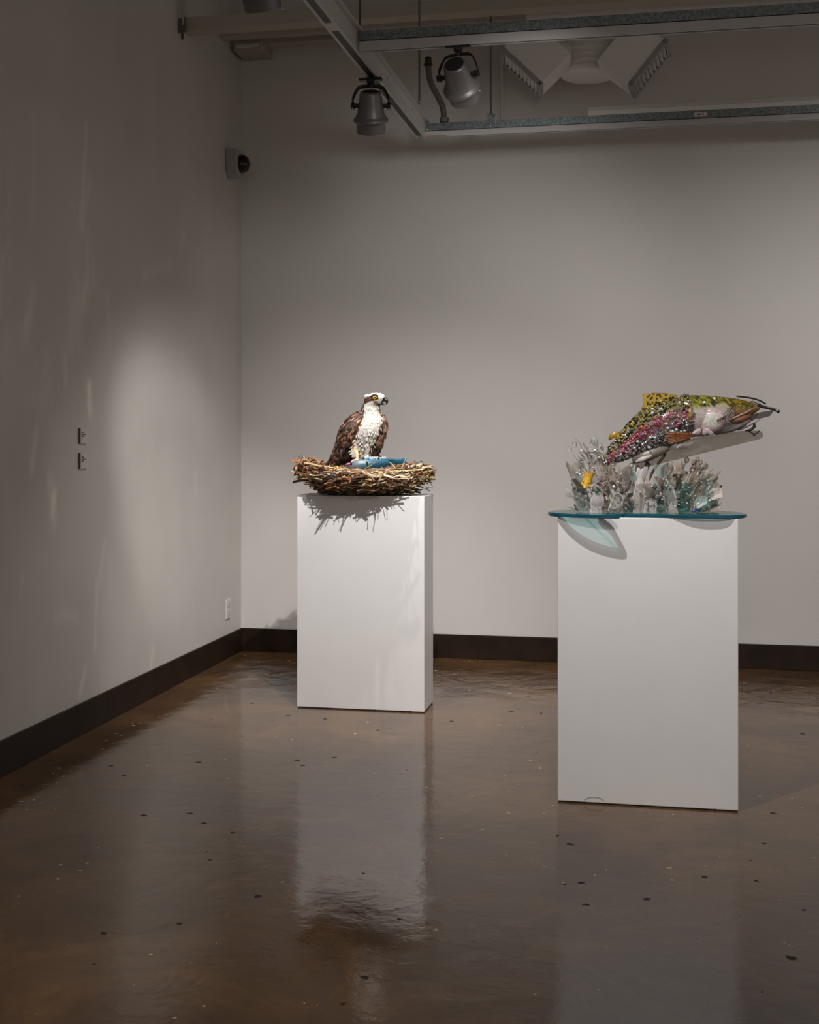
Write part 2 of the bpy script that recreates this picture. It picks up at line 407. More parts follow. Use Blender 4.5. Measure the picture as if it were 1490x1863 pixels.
# outlet, two small cards on the left wall
po = onX(413.5, 1108, XL)
t = thing('wall_outlet', po, 'white power outlet low on the left wall near the corner', 'outlet')
mb = MB(); mb.box((XL, po.y-.038, po.z-.06), (XL+.009, po.y+.038, po.z+.06)); mb.build('cover_plate', M['white'], t, bevel=.003)
for dz in (-.027, .027):
    mb = MB(); mb.box((XL+.009, po.y-.017, po.z+dz-.015), (XL+.013, po.y+.017, po.z+dz+.015)); mb.build('socket', M['ceil'], t, bevel=.002)
for k, (yc, lab) in enumerate(((793, 'small pale wall card with two dark lines of print, the upper of two'), (838, 'small pale wall card with faint print below the other card'))):
    A = onX(143.5, yc-14, XL); B = onX(156, yc+14, XL)
    t = thing('wall_card', (XL, A.y, B.z), lab, 'card', 'cards on the left wall')
    mb = MB(); mb.box((XL, A.y, B.z), (XL+.008, B.y, A.z)); mb.build('card', M['wall'], t)
    mb = MB(); mb.box((XL, A.y-.007, B.z), (XL+.009, A.y, A.z)); mb.build('edge', M['conduit'], t)
    for j, (u, v, l) in enumerate(((.15, .26, .3), (.15, .40, .55), (.15, .52, .25))):
        mb = MB(); yy = A.y+(B.y-A.y)*u; zz = A.z-(A.z-B.z)*v
        mb.box((XL+.008, yy, zz-.004), (XL+.0088, yy+(B.y-A.y)*l, zz+.002)); mb.build('print_line', M['conduit'], t)

# ------------------------------------------------------------------ lighting grid
ZG = 3.05
# rail running away from the camera
X0 = -1.33; yA0, yA1 = 2.0, 6.93
t = thing('lighting_rail', (X0, yA1, ZG), 'long white lighting rail with black slots running from top to the grid corner', 'rail')
W, H = .056, .085
mb = MB(); mb.box((X0, yA0, ZG), (X0+.012, yA1, ZG+H)); mb.box((X0+W-.012, yA0, ZG), (X0+W, yA1, ZG+H)); mb.box((X0+.012, yA0, ZG+.02), (X0+W-.012, yA1, ZG+H))
mb.box((X0-.004, yA0, ZG+H), (X0+W+.02, yA1, ZG+H+.012))
mb.build('channel', M['rail'], t)
yj = onZ(596, 50, ZG).y
for (s0, s1) in ((yA0, yj-.05), (yj+.05, yA1-.05)):
    mb = MB(); mb.box((X0+.012, s0, ZG+.004), (X0+W-.014, s1, ZG+.0205)); mb.build('slot', M['slot'], t)
mb = MB(); mb.box((X0+.012, yj-.05, ZG+.001), (X0+W-.012, yj+.05, ZG+.02)); mb.build('joiner', M['rail'], t)
mb = MB()
for yy in (5.9, 6.5, 6.85): mb.ball((X0+W+.004, yy, ZG+.05), .006)
mb.ball((X0+W+.01, yA1-.02, ZG+.045), .012)
mb.build('screws', M['steel'], t, smooth=True)['kind'] = 'stuff'

def grid_strut(Y, x0, x0w, lab, hs, hw):
    t = thing('strut', (x0, Y, ZG), lab, 'strut')
    zt = ZG+hw+.003
    mb = MB()  # C-channel, open upwards
    mb.box((x0, Y, zt), (XR, Y+.004, zt+hs)); mb.box((x0, Y+.037, zt), (XR, Y+.041, zt+hs)); mb.box((x0, Y+.004, zt), (XR, Y+.037, zt+.004))
    mb.build('channel', M['galv'], t)
    mb = MB(); mb.box((x0w, Y+.004, ZG), (XR, Y+.012, ZG+hw)); mb.box((x0w, Y+.030, ZG), (XR, Y+.038, ZG+hw)); mb.box((x0w, Y+.012, ZG+.016), (XR, Y+.030, ZG+hw))
    mb.build('light_track', M['rail'], t)
    mb = MB(); mb.box((x0w+.06, Y+.012, ZG+.004), (XR, Y+.030, ZG+.0165)); mb.build('slot', M['slot'], t)
    mb = MB(); mb.box((x0w+.1, Y+.006, ZG+hw), (XR, Y+.034, zt)); mb.build('spacer', M['slot'], t)
    return t
YSB, YSC = 5.285, 6.90
sB = grid_strut(YSB, X0+W, X0+W+.01, 'nearer galvanised strut with grey light track slung beneath, crossing the top edge', .042, .040)
sC = grid_strut(YSC, X0+W, onY(811, 250, YSC).x, 'farther galvanised strut with white light track beneath, in front of back wall', .041, .031)
mb = MB(); mb.box((X0+W, YSC+.002, ZG+.008), (onY(811, 250, YSC).x, YSC+.036, ZG+.03)); mb.build('end_feed', M['ceil'], sC)
q = onY(1275, 208, YSC)
st_ = MB(); st_.box((q.x-.034, YSC-.002, q.z-.011), (q.x+.034, YSC, q.z+.011)); stk = st_.build('sticker', M['white'], sC)
stk['label'] = 'small white sticker with dark print'
st_ = MB(); st_.box((q.x-.02, YSC-.0026, q.z-.003), (q.x+.004, YSC-.002, q.z+.003)); st_.box((q.x+.012, YSC-.0026, q.z-.005), (q.x+.016, YSC-.002, q.z+.006)); st_.build('print', M['black'], stk)
# white boxed panels behind the struts
for (pxl, pyt, pyb, Y, lab) in ((1070, 195, 222, YSC+.30, 'long white boxed trunking just above and behind the farther strut'),
                                (957, 10, 48, YSC+.02, 'long white boxed trunking near the ceiling behind the nearer strut')):
    A = onY(pxl, pyt, Y); B = onY(pxl, pyb, Y)
    t = thing('trunking', (A.x, Y, B.z), lab, 'trunking')
    mb = MB(); mb.box((A.x, Y, B.z), (XR, Y+.07, A.z)); mb.build('body', M['duct'], t, bevel=.003)
    mb = MB(); mb.box((A.x, Y-.006, A.z-.022), (XR, Y, A.z)); mb.build('lid', M['white'], t, bevel=.002)

def rod(px, y0, y1, Y, lab, clamp=False):
    A = onY(px, y0, Y); B = onY(px, y1, Y); A.x = B.x
    t = thing('hanger_rod', B, lab, 'rod', 'threaded hanger rods of the lighting grid')
    mb = MB(); mb.loft([(B.x, Y, B.z), (B.x, Y, CEIL)], .0055, 8); mb.build('rod', M['conduit'], t, smooth=True)
    mb = MB(); mb.lathe((B.x, Y, B.z+.004), (0, 0, 1), [(.012, 0), (.012, .012), (.009, .016)], 6); mb.build('nut', M['steel'], t)
    if clamp:
        mb = MB(); mb.box((B.x-.022, YSC-.004, ZG+.030), (B.x+.022, YSC+.0, ZG+.115)); mb.box((B.x-.022, YSC, ZG+.105), (B.x+.022, YSC+.045, ZG+.115))
        mb.build('clamp', M['galv'], t, bevel=.002)
        mb = MB(); mb.ball((B.x, YSC-.006, ZG+.042), .008); mb.build('bolt', M['steel'], t, smooth=True)
rod(655, -40, 58, YSB+.02, 'thin hanger rod dropping onto the nearer strut at its left end')
rod(763, -40, 190, 6.55, 'thin hanger rod passing behind the nearer strut beside the flexible conduit')
rod(893, -40, 222, YSC+.02, 'thin hanger rod with bright clamp on the farther strut', True)
# flexible conduit
fc = Frame(7.015)
t = thing('flexible_conduit', fc(780, 112), 'ribbed flexible conduit curving down from a connector to the farther strut', 'conduit')
pts = cr([(779, 118), (781, 140), (788, 160), (799, 180), (806, 198), (808, 225)], 60)
mb = MB(); mb.loft([fc(*p) for p in pts], [.0155+(.0022 if i % 2 else 0) for i in range(60)], 10); mb.build('ribbed_hose', M['conduit'], t, smooth=False)
mb = MB(); mb.lathe(fc(779, 104), (0, 0, -1), [(.016, 0), (.019, .004), (.019, .035), (.026, .038), (.026, .048), (.017, .052)], 8); mb.build('connector', M['black'], t)
mb = MB(); mb.lathe(fc(808, 213), (0, 0, -1), [(.02, 0), (.025, .004), (.025, .03), (.018, .034)], 8); mb.ball(fc(815, 216), .008); mb.build('clamp', M['conduit'], t)
# pale surface conduit on the back wall
q = onY(913, 224, YB-.012)
mb = MB(); mb.loft([(q.x, YB-.011, q.z-.03), (q.x, YB-.011, CEIL)], .010, 8); o = mb.build('surface_conduit', M['wall'], origin=(q.x, YB, q.z), smooth=True)
tag(o, 'thin white painted vertical pipe on the back wall above the farther strut', 'pipe')

# ------------------------------------------------------------------ track spotlights
def spotlight(mount, axis, R, lab, watts=None, angle=60, blend=.6, target=None, yaw_side=None, drop=.075, rad=.03):
    """mount: point under the track; axis: beam direction; R: flange radius"""
    mount = Vector(mount); ax = Vector(axis).normalized()
    t = thing('track_spotlight', mount, lab, 'spotlight')
    k = R/.077
    side = Vector(yaw_side) if yaw_side else ax.cross(Vector((0, 0, 1)))
    side = (side-ax*side.dot(ax)).normalized()
    piv = mount+Vector((0, 0, -drop*k))-Vector((0, 0, .045*k))    # pivot centre of the yoke
    o = piv-ax*.062*k
    mb = MB(); mb.box((mount.x-.05*k, mount.y-.017, mount.z-.012), (mount.x+.05*k, mount.y+.017, mount.z)) if abs(side.x) > .5 and watts else mb.box((mount.x-.017, mount.y-.05*k, mount.z-.012), (mount.x+.017, mount.y+.05*k, mount.z))
    mb.lathe(mount, (0, 0, -1), [(.018*k, .012), (.018*k, .022*k), (.010*k, .028*k), (.010*k, .042*k)], 12)
    mb.build('adapter', M['black'], t)
    top = mount+Vector((0, 0, -.034*k))
    arch = [piv-side*.073*k, piv-side*.078*k+Vector((0, 0, .03*k)), piv-side*.056*k+Vector((0, 0, .075*k)), top-side*.03*k+Vector((0, 0, -.002)), top,
            top+side*.03*k+Vector((0, 0, -.002)), piv+side*.056*k+Vector((0, 0, .075*k)), piv+side*.078*k+Vector((0, 0, .03*k)), piv+side*.073*k]
    pp = [Vector(p) for p in cr([tuple(a) for a in arch], 33)]
    mb = MB(); mb.loft(pp, (.0085*k, .004*k), 8, side=ax); mb.build('yoke', M['black'], t, smooth=True)
    mb = MB(); mb.lathe(o, ax, [(0, 0), (.040*k, 0), (.045*k, .004*k), (.047*k, .010*k), (.054*k, .06*k), (.060*k, .095*k), (.066*k, .108*k), (.074*k, .116*k), (.077*k, .123*k), (.076*k, .130*k), (.066*k, .131*k), (.064*k, .100*k), (.03*k, .05*k), (0, .045*k)], 36)
    hs = mb.build('housing', M['lamp'], t, smooth=True)
    mb = MB(); mb.lathe(o, ax, [(0, -.001), (.038*k, -.001), (.039*k, .0012), (0, .0012)], 28); mb.build('rear_vent', M['black'], hs)
    mb = MB()
    n = 36; a = side; b = ax.cross(side); vs = []
    for rr, h in ((.064, .131), (.064, .178), (.060, .178), (.060, .131)):
        for j in range(n): q = 2*math.pi*j/n; vs.append(o+ax*h*k+(a*math.cos(q)+b*math.sin(q))*rr*k)
    mb.add(vs, [(i*n+j, i*n+(j+1) % n, ((i+1) % 4)*n+(j+1) % n, ((i+1) % 4)*n+j) for i in range(4) for j in range(n)])
    mb.build('snoot_ring', M['lamp'], t, smooth=False)
    for sg in (-1, 1):
        mb = MB(); mb.lathe(piv+side*sg*.050*k, side*sg, [(.010*k, 0), (.010*k, .020*k), (.016*k, .021*k), (.016*k, .026*k), (.008*k, .027*k), (.008*k, .031*k), (.015*k, .032*k), (.015*k, .037*k)], 12)
        mb.build('pivot_knob', M['black'], t, smooth=False)
    for q in (-2.3, -.6):
        d = a*math.cos(q)+b*math.sin(q)
        mb = MB(); mb.loft([o+ax*.178*k+d*.058*k, o+ax*.187*k+d*.066*k], .0035*k, 6); mb.ball(o+ax*.188*k+d*.067*k, .005*k); mb.build('clip', M['steel'], t, smooth=True)
    if watts:
        spot('spot_beam', o+ax*.175*k, target if target else o+ax*3, watts, angle, blend, rad)
    return t
def dirn(a, b): return (Vector(b)-Vector(a)).normalized()
BIRD = Vector((-1.47, 6.30, 1.25))
mA = Vector((X0+.018, onZ(668, 143, ZG).y, ZG))
spotlight(mA, dirn(mA+Vector((0, 0, -.12)), BIRD+Vector((0, .2, .05))), .082, 'grey bell-shaped spotlight hanging under the white rail', 100, 112, 1.0, BIRD, rad=.012)
qB = onY(832, 86, YSB); mB = Vector((qB.x, YSB+.02, ZG))
tgt2 = Vector((-.5, 7.72, 1.4))
spotlight(mB, dirn(mB+Vector((0, 0, -.12)), tgt2), .082, 'dark grey spotlight seen from behind under the nearer strut', 20, 100, 1.0, tgt2, yaw_side=(1, 0, 0))
mC2 = Vector((X0+.018, onZ(440, -112, ZG).y, ZG))
spotlight(mC2, (0.05, .55, -1), .077, 'grey spotlight cut off by the top edge left of the rail')

# ------------------------------------------------------------------ round duct with two louvred registers
YD = YB-.32
dc = onY(1073, 140, YD)
t = thing('air_duct', (dc.x, YD, dc.z), 'round white spiral duct drum with two louvred box outlets high on back wall', 'duct')
prof = [(0, 0), (.15, 0), (.165, .006), (.172, .02)]
z = .02
while dc.z+z < CEIL-.01:
    prof += [(.172, z+.002), (.176, z+.006), (.176, z+.009), (.172, z+.013), (.172, z+.034)]; z += .036
mb = MB(); mb.lathe((dc.x, YD, dc.z), (0, 0, 1), prof, 48); mb.build('drum', M['duct'], t, smooth=True)
def register(cx, cy, sg, name='register_box'):
    C = onY(cx, cy, YD-.20)
    a = Vector((sg*(.70 if sg < 0 else .77), -.13, -.71 if sg < 0 else -.63)).normalized()       # outlet direction
    b = Vector((sg*.70, 0, .70)); b = (b-a*b.dot(a)).normalized()
    n = a.cross(b).normalized()
    if n.y > 0: n = -n
    hl, hw, hn = .115, .155, .10
    mb = MB(); mb.obox(C, a*hl, b*hw, n*hn); r = mb.build(name, M['duct'], t, bevel=.006)
    e = C+a*hl
    f = MB()
    f.obox(e+b*(hw-.008)+a*.012, a*.012, b*.014, n*(hn+.006)); f.obox(e-b*(hw-.008)+a*.012, a*.012, b*.014, n*(hn+.006))
    f.obox(e+n*(hn-.006)+a*.012, a*.012, b*hw, n*.012); f.obox(e-n*(hn-.006)+a*.012, a*.012, b*hw, n*.012)
    f.build('grille_frame', M['grey'], r)
    d = MB(); d.obox(e+a*.002, a*.001, b*(hw-.02), n*(hn-.01)); d.build('dark_opening', M['slot'], r)
    for k in range(9):
        s = MB(); s.obox(e+a*.012+b*(-hw+.035+(2*hw-.07)*k/8), (a*.8+b*.5)*.012, (b*.8-a*.5)*.003, n*(hn-.012)); s.build('slat', M['duct'], r)
    return r
register(978, 104, -1)
register(1150, 103, 1)
# neck pieces from the drum into the boxes
for sg, cx in ((-1, 980), (1, 1152)):
    C = onY(cx, 104, YD-.17)
    mb = MB(); mb.loft([(dc.x+sg*.08, YD-.02, C.z+.05), C], .085, 16); mb.build('neck', M['duct'], t, smooth=True)

# ------------------------------------------------------------------ pedestals
def pedestal(X, Y, w_, d_, h, lab):
    t = thing('pedestal', (X+w_/2, Y+d_/2, 0), lab, 'pedestal', 'white display pedestals')
    mb = MB(); mb.box((X+.004, Y+.004, 0), (X+w_-.004, Y+d_-.004, .006)); mb.build('base_shade_strip', M['gap'], t)  # dark strip painted in as the shade line under the cabinet
    mb = MB(); mb.box((X, Y, .005), (X+w_, Y+d_, h)); b = mb.build('cabinet', M['ped'], t, bevel=.0025)
    return t, b
X1, Y1, W1, D1, H1 = -1.804, 6.174, .660, .25, 1.082
X2, Y2, W2, D2, H2 = -.373, 4.787, .664, .25, 1.081
p1, c1 = pedestal(X1, Y1, W1, D1, H1, 'white shallow pedestal carrying the osprey nest')
p2, c2 = pedestal(X2, Y2, W2, D2, H2, 'white pedestal nearer the camera carrying the glass disc and trout')
rnd = random.Random(4)
for (X, Y, W_, b, t) in ((X1, Y1, W1, c1, p1), (X2, Y2, W2, c2, p2)):      # chipped bottom edge
    mb = MB()
    for k in range(9):
        x = X+W_*rnd.uniform(.02, .95); l = rnd.uniform(.004, .018); hh = rnd.uniform(.0015, .0045)
        mb.prism([(x, Y-.0006, .004), (x+l, Y-.0006, .004), (x+l*.8, Y-.0006, .004+hh*.6), (x+l*.4, Y-.0006, .004+hh)], Vector((0, .0016, 0)))
    mb.build('edge_chips', M['gap'], t, kind='stuff')
q0 = [onY(x, y, Y2-.0008) for x, y in ((1063, 1455), (1070, 1451), (1080, 1450), (1092, 1451.5), (1099, 1456))]
mb = MB(); mb.loft(q0, .0012, 5); mb.build('scuff_arc', mat('scuff_grey', (.45, .44, .40), .6), p2)

# ------------------------------------------------------------------ nest
FB = Frame(6.455); K = FB.k
NC = FB(663, 899.5)
NEST = thing('nest', (NC.x, NC.y, H1), 'wide round nest of twigs, straw and bark strips on the white shallow pedestal', 'nest')
rn = random.Random(21)
TW = [mat('twig_'+n, c, .65, var=.3, scale=60) for n, c in (
    ('tan', (.40, .26, .14)), ('straw', (.62, .46, .24)), ('dark_brown', (.055, .028, .013)), ('chestnut', (.20, .085, .035)), ('orange_brown', (.38, .16, .05)),
    ('cream', (.72, .58, .40)), ('mauve_grey', (.30, .20, .17)), ('olive', (.22, .19, .06)), ('black_brown', (.022, .014, .010)), ('yellow', (.55, .38, .07)), ('pinkish', (.60, .36, .26)))]
TWW = [16, 15, 11, 11, 9, 15, 11, 6, 6, 2, 6]
def rimy(th):   # rim height (px) by direction, th=0 right, pi/2 towards the viewer
    l = max(0, -math.cos(th)); f = max(0, math.sin(th)); r = max(0, math.cos(th))
    return 848-12*l**1.5+11*f-2*r
core = MB(); vs = []; seg = 40
lev = [(899.2, .58), (890, .64), (878, .80), (866, .93), (0, .90), (1, .72), (859, .4), (860, .05)]
for y, r in lev:
    for j in range(seg):
        th = 2*math.pi*j/seg; nn = 1+.06*mn.noise(Vector((math.cos(th)*3, math.sin(th)*3, y*.1)))
        yy = y if y > 2 else (rimy(th)+6 if y == 0 else rimy(th)+8)
        vs.append(FB(663+116*r*nn*math.cos(th), min(yy, 899.2), 92*r*nn*math.sin(th)))
core.add(vs, [(i*seg+j, i*seg+(j+1) % seg, (i+1)*seg+(j+1) % seg, (i+1)*seg+j) for i in range(len(lev)-1) for j in range(seg)]+[tuple(range(seg)), tuple((len(lev)-1)*seg+j for j in range(seg))])
core.build('packed_core', mat('packed_bark', (.10, .06, .03), .85, var=.6, scale=45, bump=.8), NEST, smooth=True)
# shared twig meshes: unit length along Z, unit radius
def twig_mesh(i, m):
    r = random.Random(100+i); b = MB(); n = 5
    flat = i % 4 == 3
    vs = []
    for k in range(n):       # rings lie flat, so the stretch along Z only lengthens the stick
        end = k in (0, n-1)
        ox, oy = (0, 0) if end else (r.uniform(-1.1, 1.1), r.uniform(-1.1, 1.1))
        a, c = (2.0 if flat else 1)*(1-.07*k), (.5 if flat else 1)*(1-.07*k)
        vs += [(ox+a*math.cos(q*math.pi/2+.4), oy+c*math.sin(q*math.pi/2+.4), k/(n-1)-.5+(0 if not end else r.uniform(-.02, .02))) for q in range(4)]
    b.add(vs, [(k*4+q, k*4+(q+1) % 4, (k+1)*4+(q+1) % 4, (k+1)*4+q) for k in range(n-1) for q in range(4)]+[(3, 2, 1, 0), tuple((n-1)*4+q for q in range(4))])
    me = bpy.data.meshes.new('twig'); me.from_pydata([tuple(v) for v in b.v], [], b.f); me.materials.append(m); return me, b
twigs = []
lim_of = [1.13]
def add_twig(p, d, L, r, ci, imp=0):
    d = d.normalized()
    if imp < 900:          # keep the heap inside its round outline
        for _ in range(8):
            far = max((abs((q.x-663)/118), abs(q.z/92), math.hypot((q.x-663)/118, q.z/92)) for q in (p-d*L/2, p+d*L/2))
            if far[2] <= lim_of[0]: break
            L *= .8; p = Vector((663+(p.x-663)*.96, p.y, p.z*.96))
    twigs.append((imp, p, d.normalized(), L, r, ci))
for k in range(1500):
    th = rn.uniform(0, 2*math.pi); u = rn.random()
    top = rimy(th); y = top+(896-top)*u**1.15
    q = (y-top)/(896-top)
    R = seglist([(0, .99), (.3, 1.06), (.5, 1.0), (.7, .83), (.86, .69), (1, .62)], q)*rn.uniform(.90, 1.05)
    p = Vector((663+114*R*math.cos(th), y, 90*R*math.sin(th)))
    tan = Vector((-math.sin(th)*114, 0, math.cos(th)*82)).normalized(); rad = Vector((math.cos(th), 0, math.sin(th)))
    d = tan+rad*rn.gauss(0, .5)+Vector((0, 1, 0))*rn.gauss(0, .28)
    if rn.random() < .10 and q < .75: d = rad*rn.uniform(.6, 1)+tan*rn.gauss(0, .7)+Vector((0, -1, 0))*rn.uniform(-.25, .6)
    L = rn.uniform(16, 60); r = rn.uniform(.55, 1.35)*(1.5 if rn.random() < .25 else 1)
    if rn.random() < .42:
        L = rn.uniform(38, 78); r = rn.uniform(.85, 1.6); d = tan+rad*rn.gauss(0, .22)+Vector((0, 1, 0))*rn.gauss(0, .15)
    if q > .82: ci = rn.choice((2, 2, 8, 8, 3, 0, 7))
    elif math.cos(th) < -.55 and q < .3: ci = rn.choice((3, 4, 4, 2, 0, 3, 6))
    else: ci = rn.choices(range(11), TWW)[0]
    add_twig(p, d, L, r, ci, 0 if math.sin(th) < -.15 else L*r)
# inner floor of the bowl and twigs thrust outwards over the front edge (they throw the spiky shadow)
for k in range(160):
    th = rn.uniform(0, 2*math.pi); R = rn.uniform(.35, .92)
    p = Vector((663+110*R*math.cos(th), 855+4*rn.random()-3*R, 90*R*math.sin(th)))
    add_twig(p, Vector((rn.gauss(0, 1), rn.gauss(0, .06), rn.gauss(0, .6))), rn.uniform(20, 60), rn.uniform(.5, 1.2), rn.choices(range(11), TWW)[0], 1)
lim_of[0] = 1.5
for k in range(34):
    th = rn.uniform(.28*math.pi, .74*math.pi); y = rn.uniform(864, 884)
    p = Vector((663+100*math.cos(th), y, 84*math.sin(th)))
    add_twig(p, Vector((math.cos(th)*.9+rn.gauss(0, .25), rn.gauss(.04, .12), math.sin(th))), rn.uniform(40, 84), rn.uniform(.5, 1.0), rn.choice((2, 3, 8, 0, 6)), 60)
# singled-out twigs of the photograph: x0,y0,x1,y1,w,r,colour
for x0, y0, x1, y1, w_, r, ci in (
    (533, 863, 552, 868, 10, 1.0, 8), (551, 831, 585, 856, 40, .9, 0), (570, 831, 592, 858, 50, 1.0, 4), (553, 842, 610, 853, 78, .9, 1), (547, 829, 566, 839, 20, 1.0, 2),
    (556, 836, 570, 852, 40, .9, 6), (740, 849, 768, 839, 40, .9, 8), (742, 851, 768, 844, 46, 1.3, 5), (731, 852, 739, 832, 70, .8, 5), (660, 858, 722, 848, 88, .7, 6),
    (664, 853, 682, 842, 92, .8, 9), (762, 852, 775, 850, 30, 1.6, 5), (762, 864, 764, 852, 34, 1.5, 5), (764, 875, 774, 873, 30, 1.2, 5), (766, 862, 775, 856, 25, 1.8, 7),
    (763, 884, 780, 891, 30, .7, 2), (775, 887, 788, 888, 30, .7, 8), (775, 890, 783, 894, 30, .7, 2), (693, 866, 687, 883, 104, 1.3, 1), (562, 872, 596, 887, 60, .9, 2),
    (590, 880, 617, 889, 84, 2.0, 4), (560, 876, 567, 886, 50, 2.2, 10), (565, 884, 563, 889, 52, 1.6, 2), (743, 882, 756, 877, 60, 2.0, 5), (745, 884, 757, 884, 60, 1.6, 1),
    (612, 862, 622, 856, 96, 1.6, 5), (590, 858, 640, 862, 92, .7, 10), (640, 868, 668, 860, 98, 2.0, 6), (690, 866, 738, 868, 98, 2.2, 5), (700, 870, 746, 871, 94, 1.4, 1),
    (725, 866, 748, 869, 86, 1.8, 10), (590, 849, 598, 857, 70, 1.3, 9), (684, 864, 688, 856, 98, 2.4, 9), (655, 884, 700, 878, 92, 1.3, 1), (700, 880, 722, 881, 88, 1.2, 5),
    (570, 852, 575, 846, 60, 1.0, 1), (600, 846, 596, 856, 66, .9, 9), (735, 889, 754, 893, 60, 1.0, 1), (650, 893, 690, 890, 86, 1.6, 0)):
    a, b = Vector((x0, y0, w_)), Vector((x1, y1, w_+rn.uniform(-6, 6)))
    add_twig((a+b)/2, b-a, (b-a).length, r, ci, 900)
def twig_world(p, d, L):
    a = FB(p.x-d.x*L/2, p.y-d.y*L/2, p.z-d.z*L/2); b = FB(p.x+d.x*L/2, p.y+d.y*L/2, p.z+d.z*L/2)
    return a, b
twigs.sort(key=lambda t: -t[0])
shared = {}
rest = MB()
for n, (imp, p, d, L, r, ci) in enumerate(twigs):
    a, b = twig_world(p, d, L)
    lowest = min(a.z, b.z)-r*K*1.5
    if lowest < H1+.002: a.z += H1+.002-lowest; b.z += H1+.002-lowest
    key = (n % 8, ci)
    if key not in shared: shared[key] = twig_mesh(n % 8, TW[ci])
    me, tb = shared[key]
    q = (b-a).to_track_quat('Z', 'Y') @ Quaternion((0, 0, 1), rn.uniform(0, 6.28))
    if n < 300:
        o = bpy.data.objects.new('twig', me); o.rotation_mode = 'QUATERNION'; o.rotation_quaternion = q
        o.location = (a+b)/2-NEST.location; o.scale = (r*K, r*K, (b-a).length); link(o, NEST)
    else:
        mtx = Matrix.LocRotScale((a+b)/2, q, (r*K, r*K, (b-a).length))
        rest.add([mtx @ v for v in tb.v], tb.f, ci)
rest.build('twig_filling', TW, NEST, kind='stuff', fix=False)
# odd bits worked into the nest
mb = MB(); mb.loft([FB(599, 870, 98), FB(602, 865, 100), FB(607, 864, 100), FB(609, 869, 98)], (2.4*K, 1.4*K), 8)
o = mb.build('plastic_scrap', mat('blue_black_plastic', (.03, .045, .07), .25), NEST, smooth=True); o['label'] = 'blue-black scrap of plastic'
mb = MB(); mb.loft([FB(552, 862, 30), FB(549, 858, 32), FB(553, 852, 34), FB(561, 851, 34), FB(566, 855, 34)], 1.5*K, 8)
o = mb.build('loop_of_bark', TW[8], NEST, smooth=True)
mb = MB(); mb.loft([FB(604, 853, 70), FB(612, 851, 74), FB(618, 852, 76)], [(3.2*K, 2.4*K), (4*K, 3*K), (2*K, 2*K)], 8)
mb.build('brass_bead', mat('brass_yellow', (.5, .28, .05), .3, metal=.5), NEST, smooth=True)

# ------------------------------------------------------------------ osprey
BO = FB(652, 846)
OSP = thing('osprey', BO, 'osprey with white breast, brown wings and yellow eye standing in the nest', 'bird')
rings = [(842, 652, 3, 3, 3), (836, 654, 3, 9, 8), (828, 656, 4, 15, 13), (818, 658, 4, 20, 18), (807, 661, 5, 25, 22), (795, 665, 6, 28, 25), (782, 669, 7, 29, 26), (771, 673, 7, 27, 24),
         (761, 675.5, 7, 22.5, 21), (753, 674.5, 6, 19.8, 17.5), (746, 674, 6, 17.4, 16), (739, 675, 6.5, 16, 15.2), (732, 679, 7.5, 17, 16), (726, 681.5, 8.5, 18.3, 17), (721, 683, 9, 17.2, 16.2), (717.5, 684, 9, 13, 13), (715.6, 684.5, 9, 7, 7.5), (715, 684.5, 9, 1.5, 1.5)]
body = MB(); rr = cr(rings, 70); seg = 40
vs = []
for y, cx, cw, ru, rw in rr:
    for j in range(seg):
        th = 2*math.pi*j/seg; vs.append(FB(cx+ru*math.cos(th), y, cw+rw*math.sin(th)))
body.add(vs, [(i*seg+j, i*seg+(j+1) % seg, (i+1)*seg+(j+1) % seg, (i+1)*seg+j) for i in range(69) for j in range(seg)]+[tuple(range(seg)), tuple(69*seg+j for j in range(seg))])
LEGS = [[(650, 806, 16), (645, 814, 20), (648, 824, 24), (650, 834, 26), (648, 839, 27)], [(668, 810, 14), (668, 820, 20), (667, 830, 22), (667, 837, 22), (667, 839, 22)]]
TOES = []
for lg in LEGS:
    body.loft([FB(*p) for p in cr(lg, 14)], [K*r for (r,) in cr([(7.5,), (6.5,), (4.6,), (3.4,), (3.0,)], 14)], 12)
    fx, fy, fw = lg[-1]
    for dx, dw, ln in ((-9, 4, 1), (-3, 10, 1), (6, 8, 1), (1, -8, .8)):
        toe = [(fx, fy, fw), (fx+dx*.5, fy-1.2, fw+dw*.5), (fx+dx*.9, fy+1.5, fw+dw*.9), (fx+dx*1.05, fy+5.5, fw+dw*1.05)]
        body.loft([FB(*p) for p in cr(toe, 8)], [K*2.3]*4+[K*2.0]*2+[K*1.7]*2, 8); TOES.append(toe[-1])
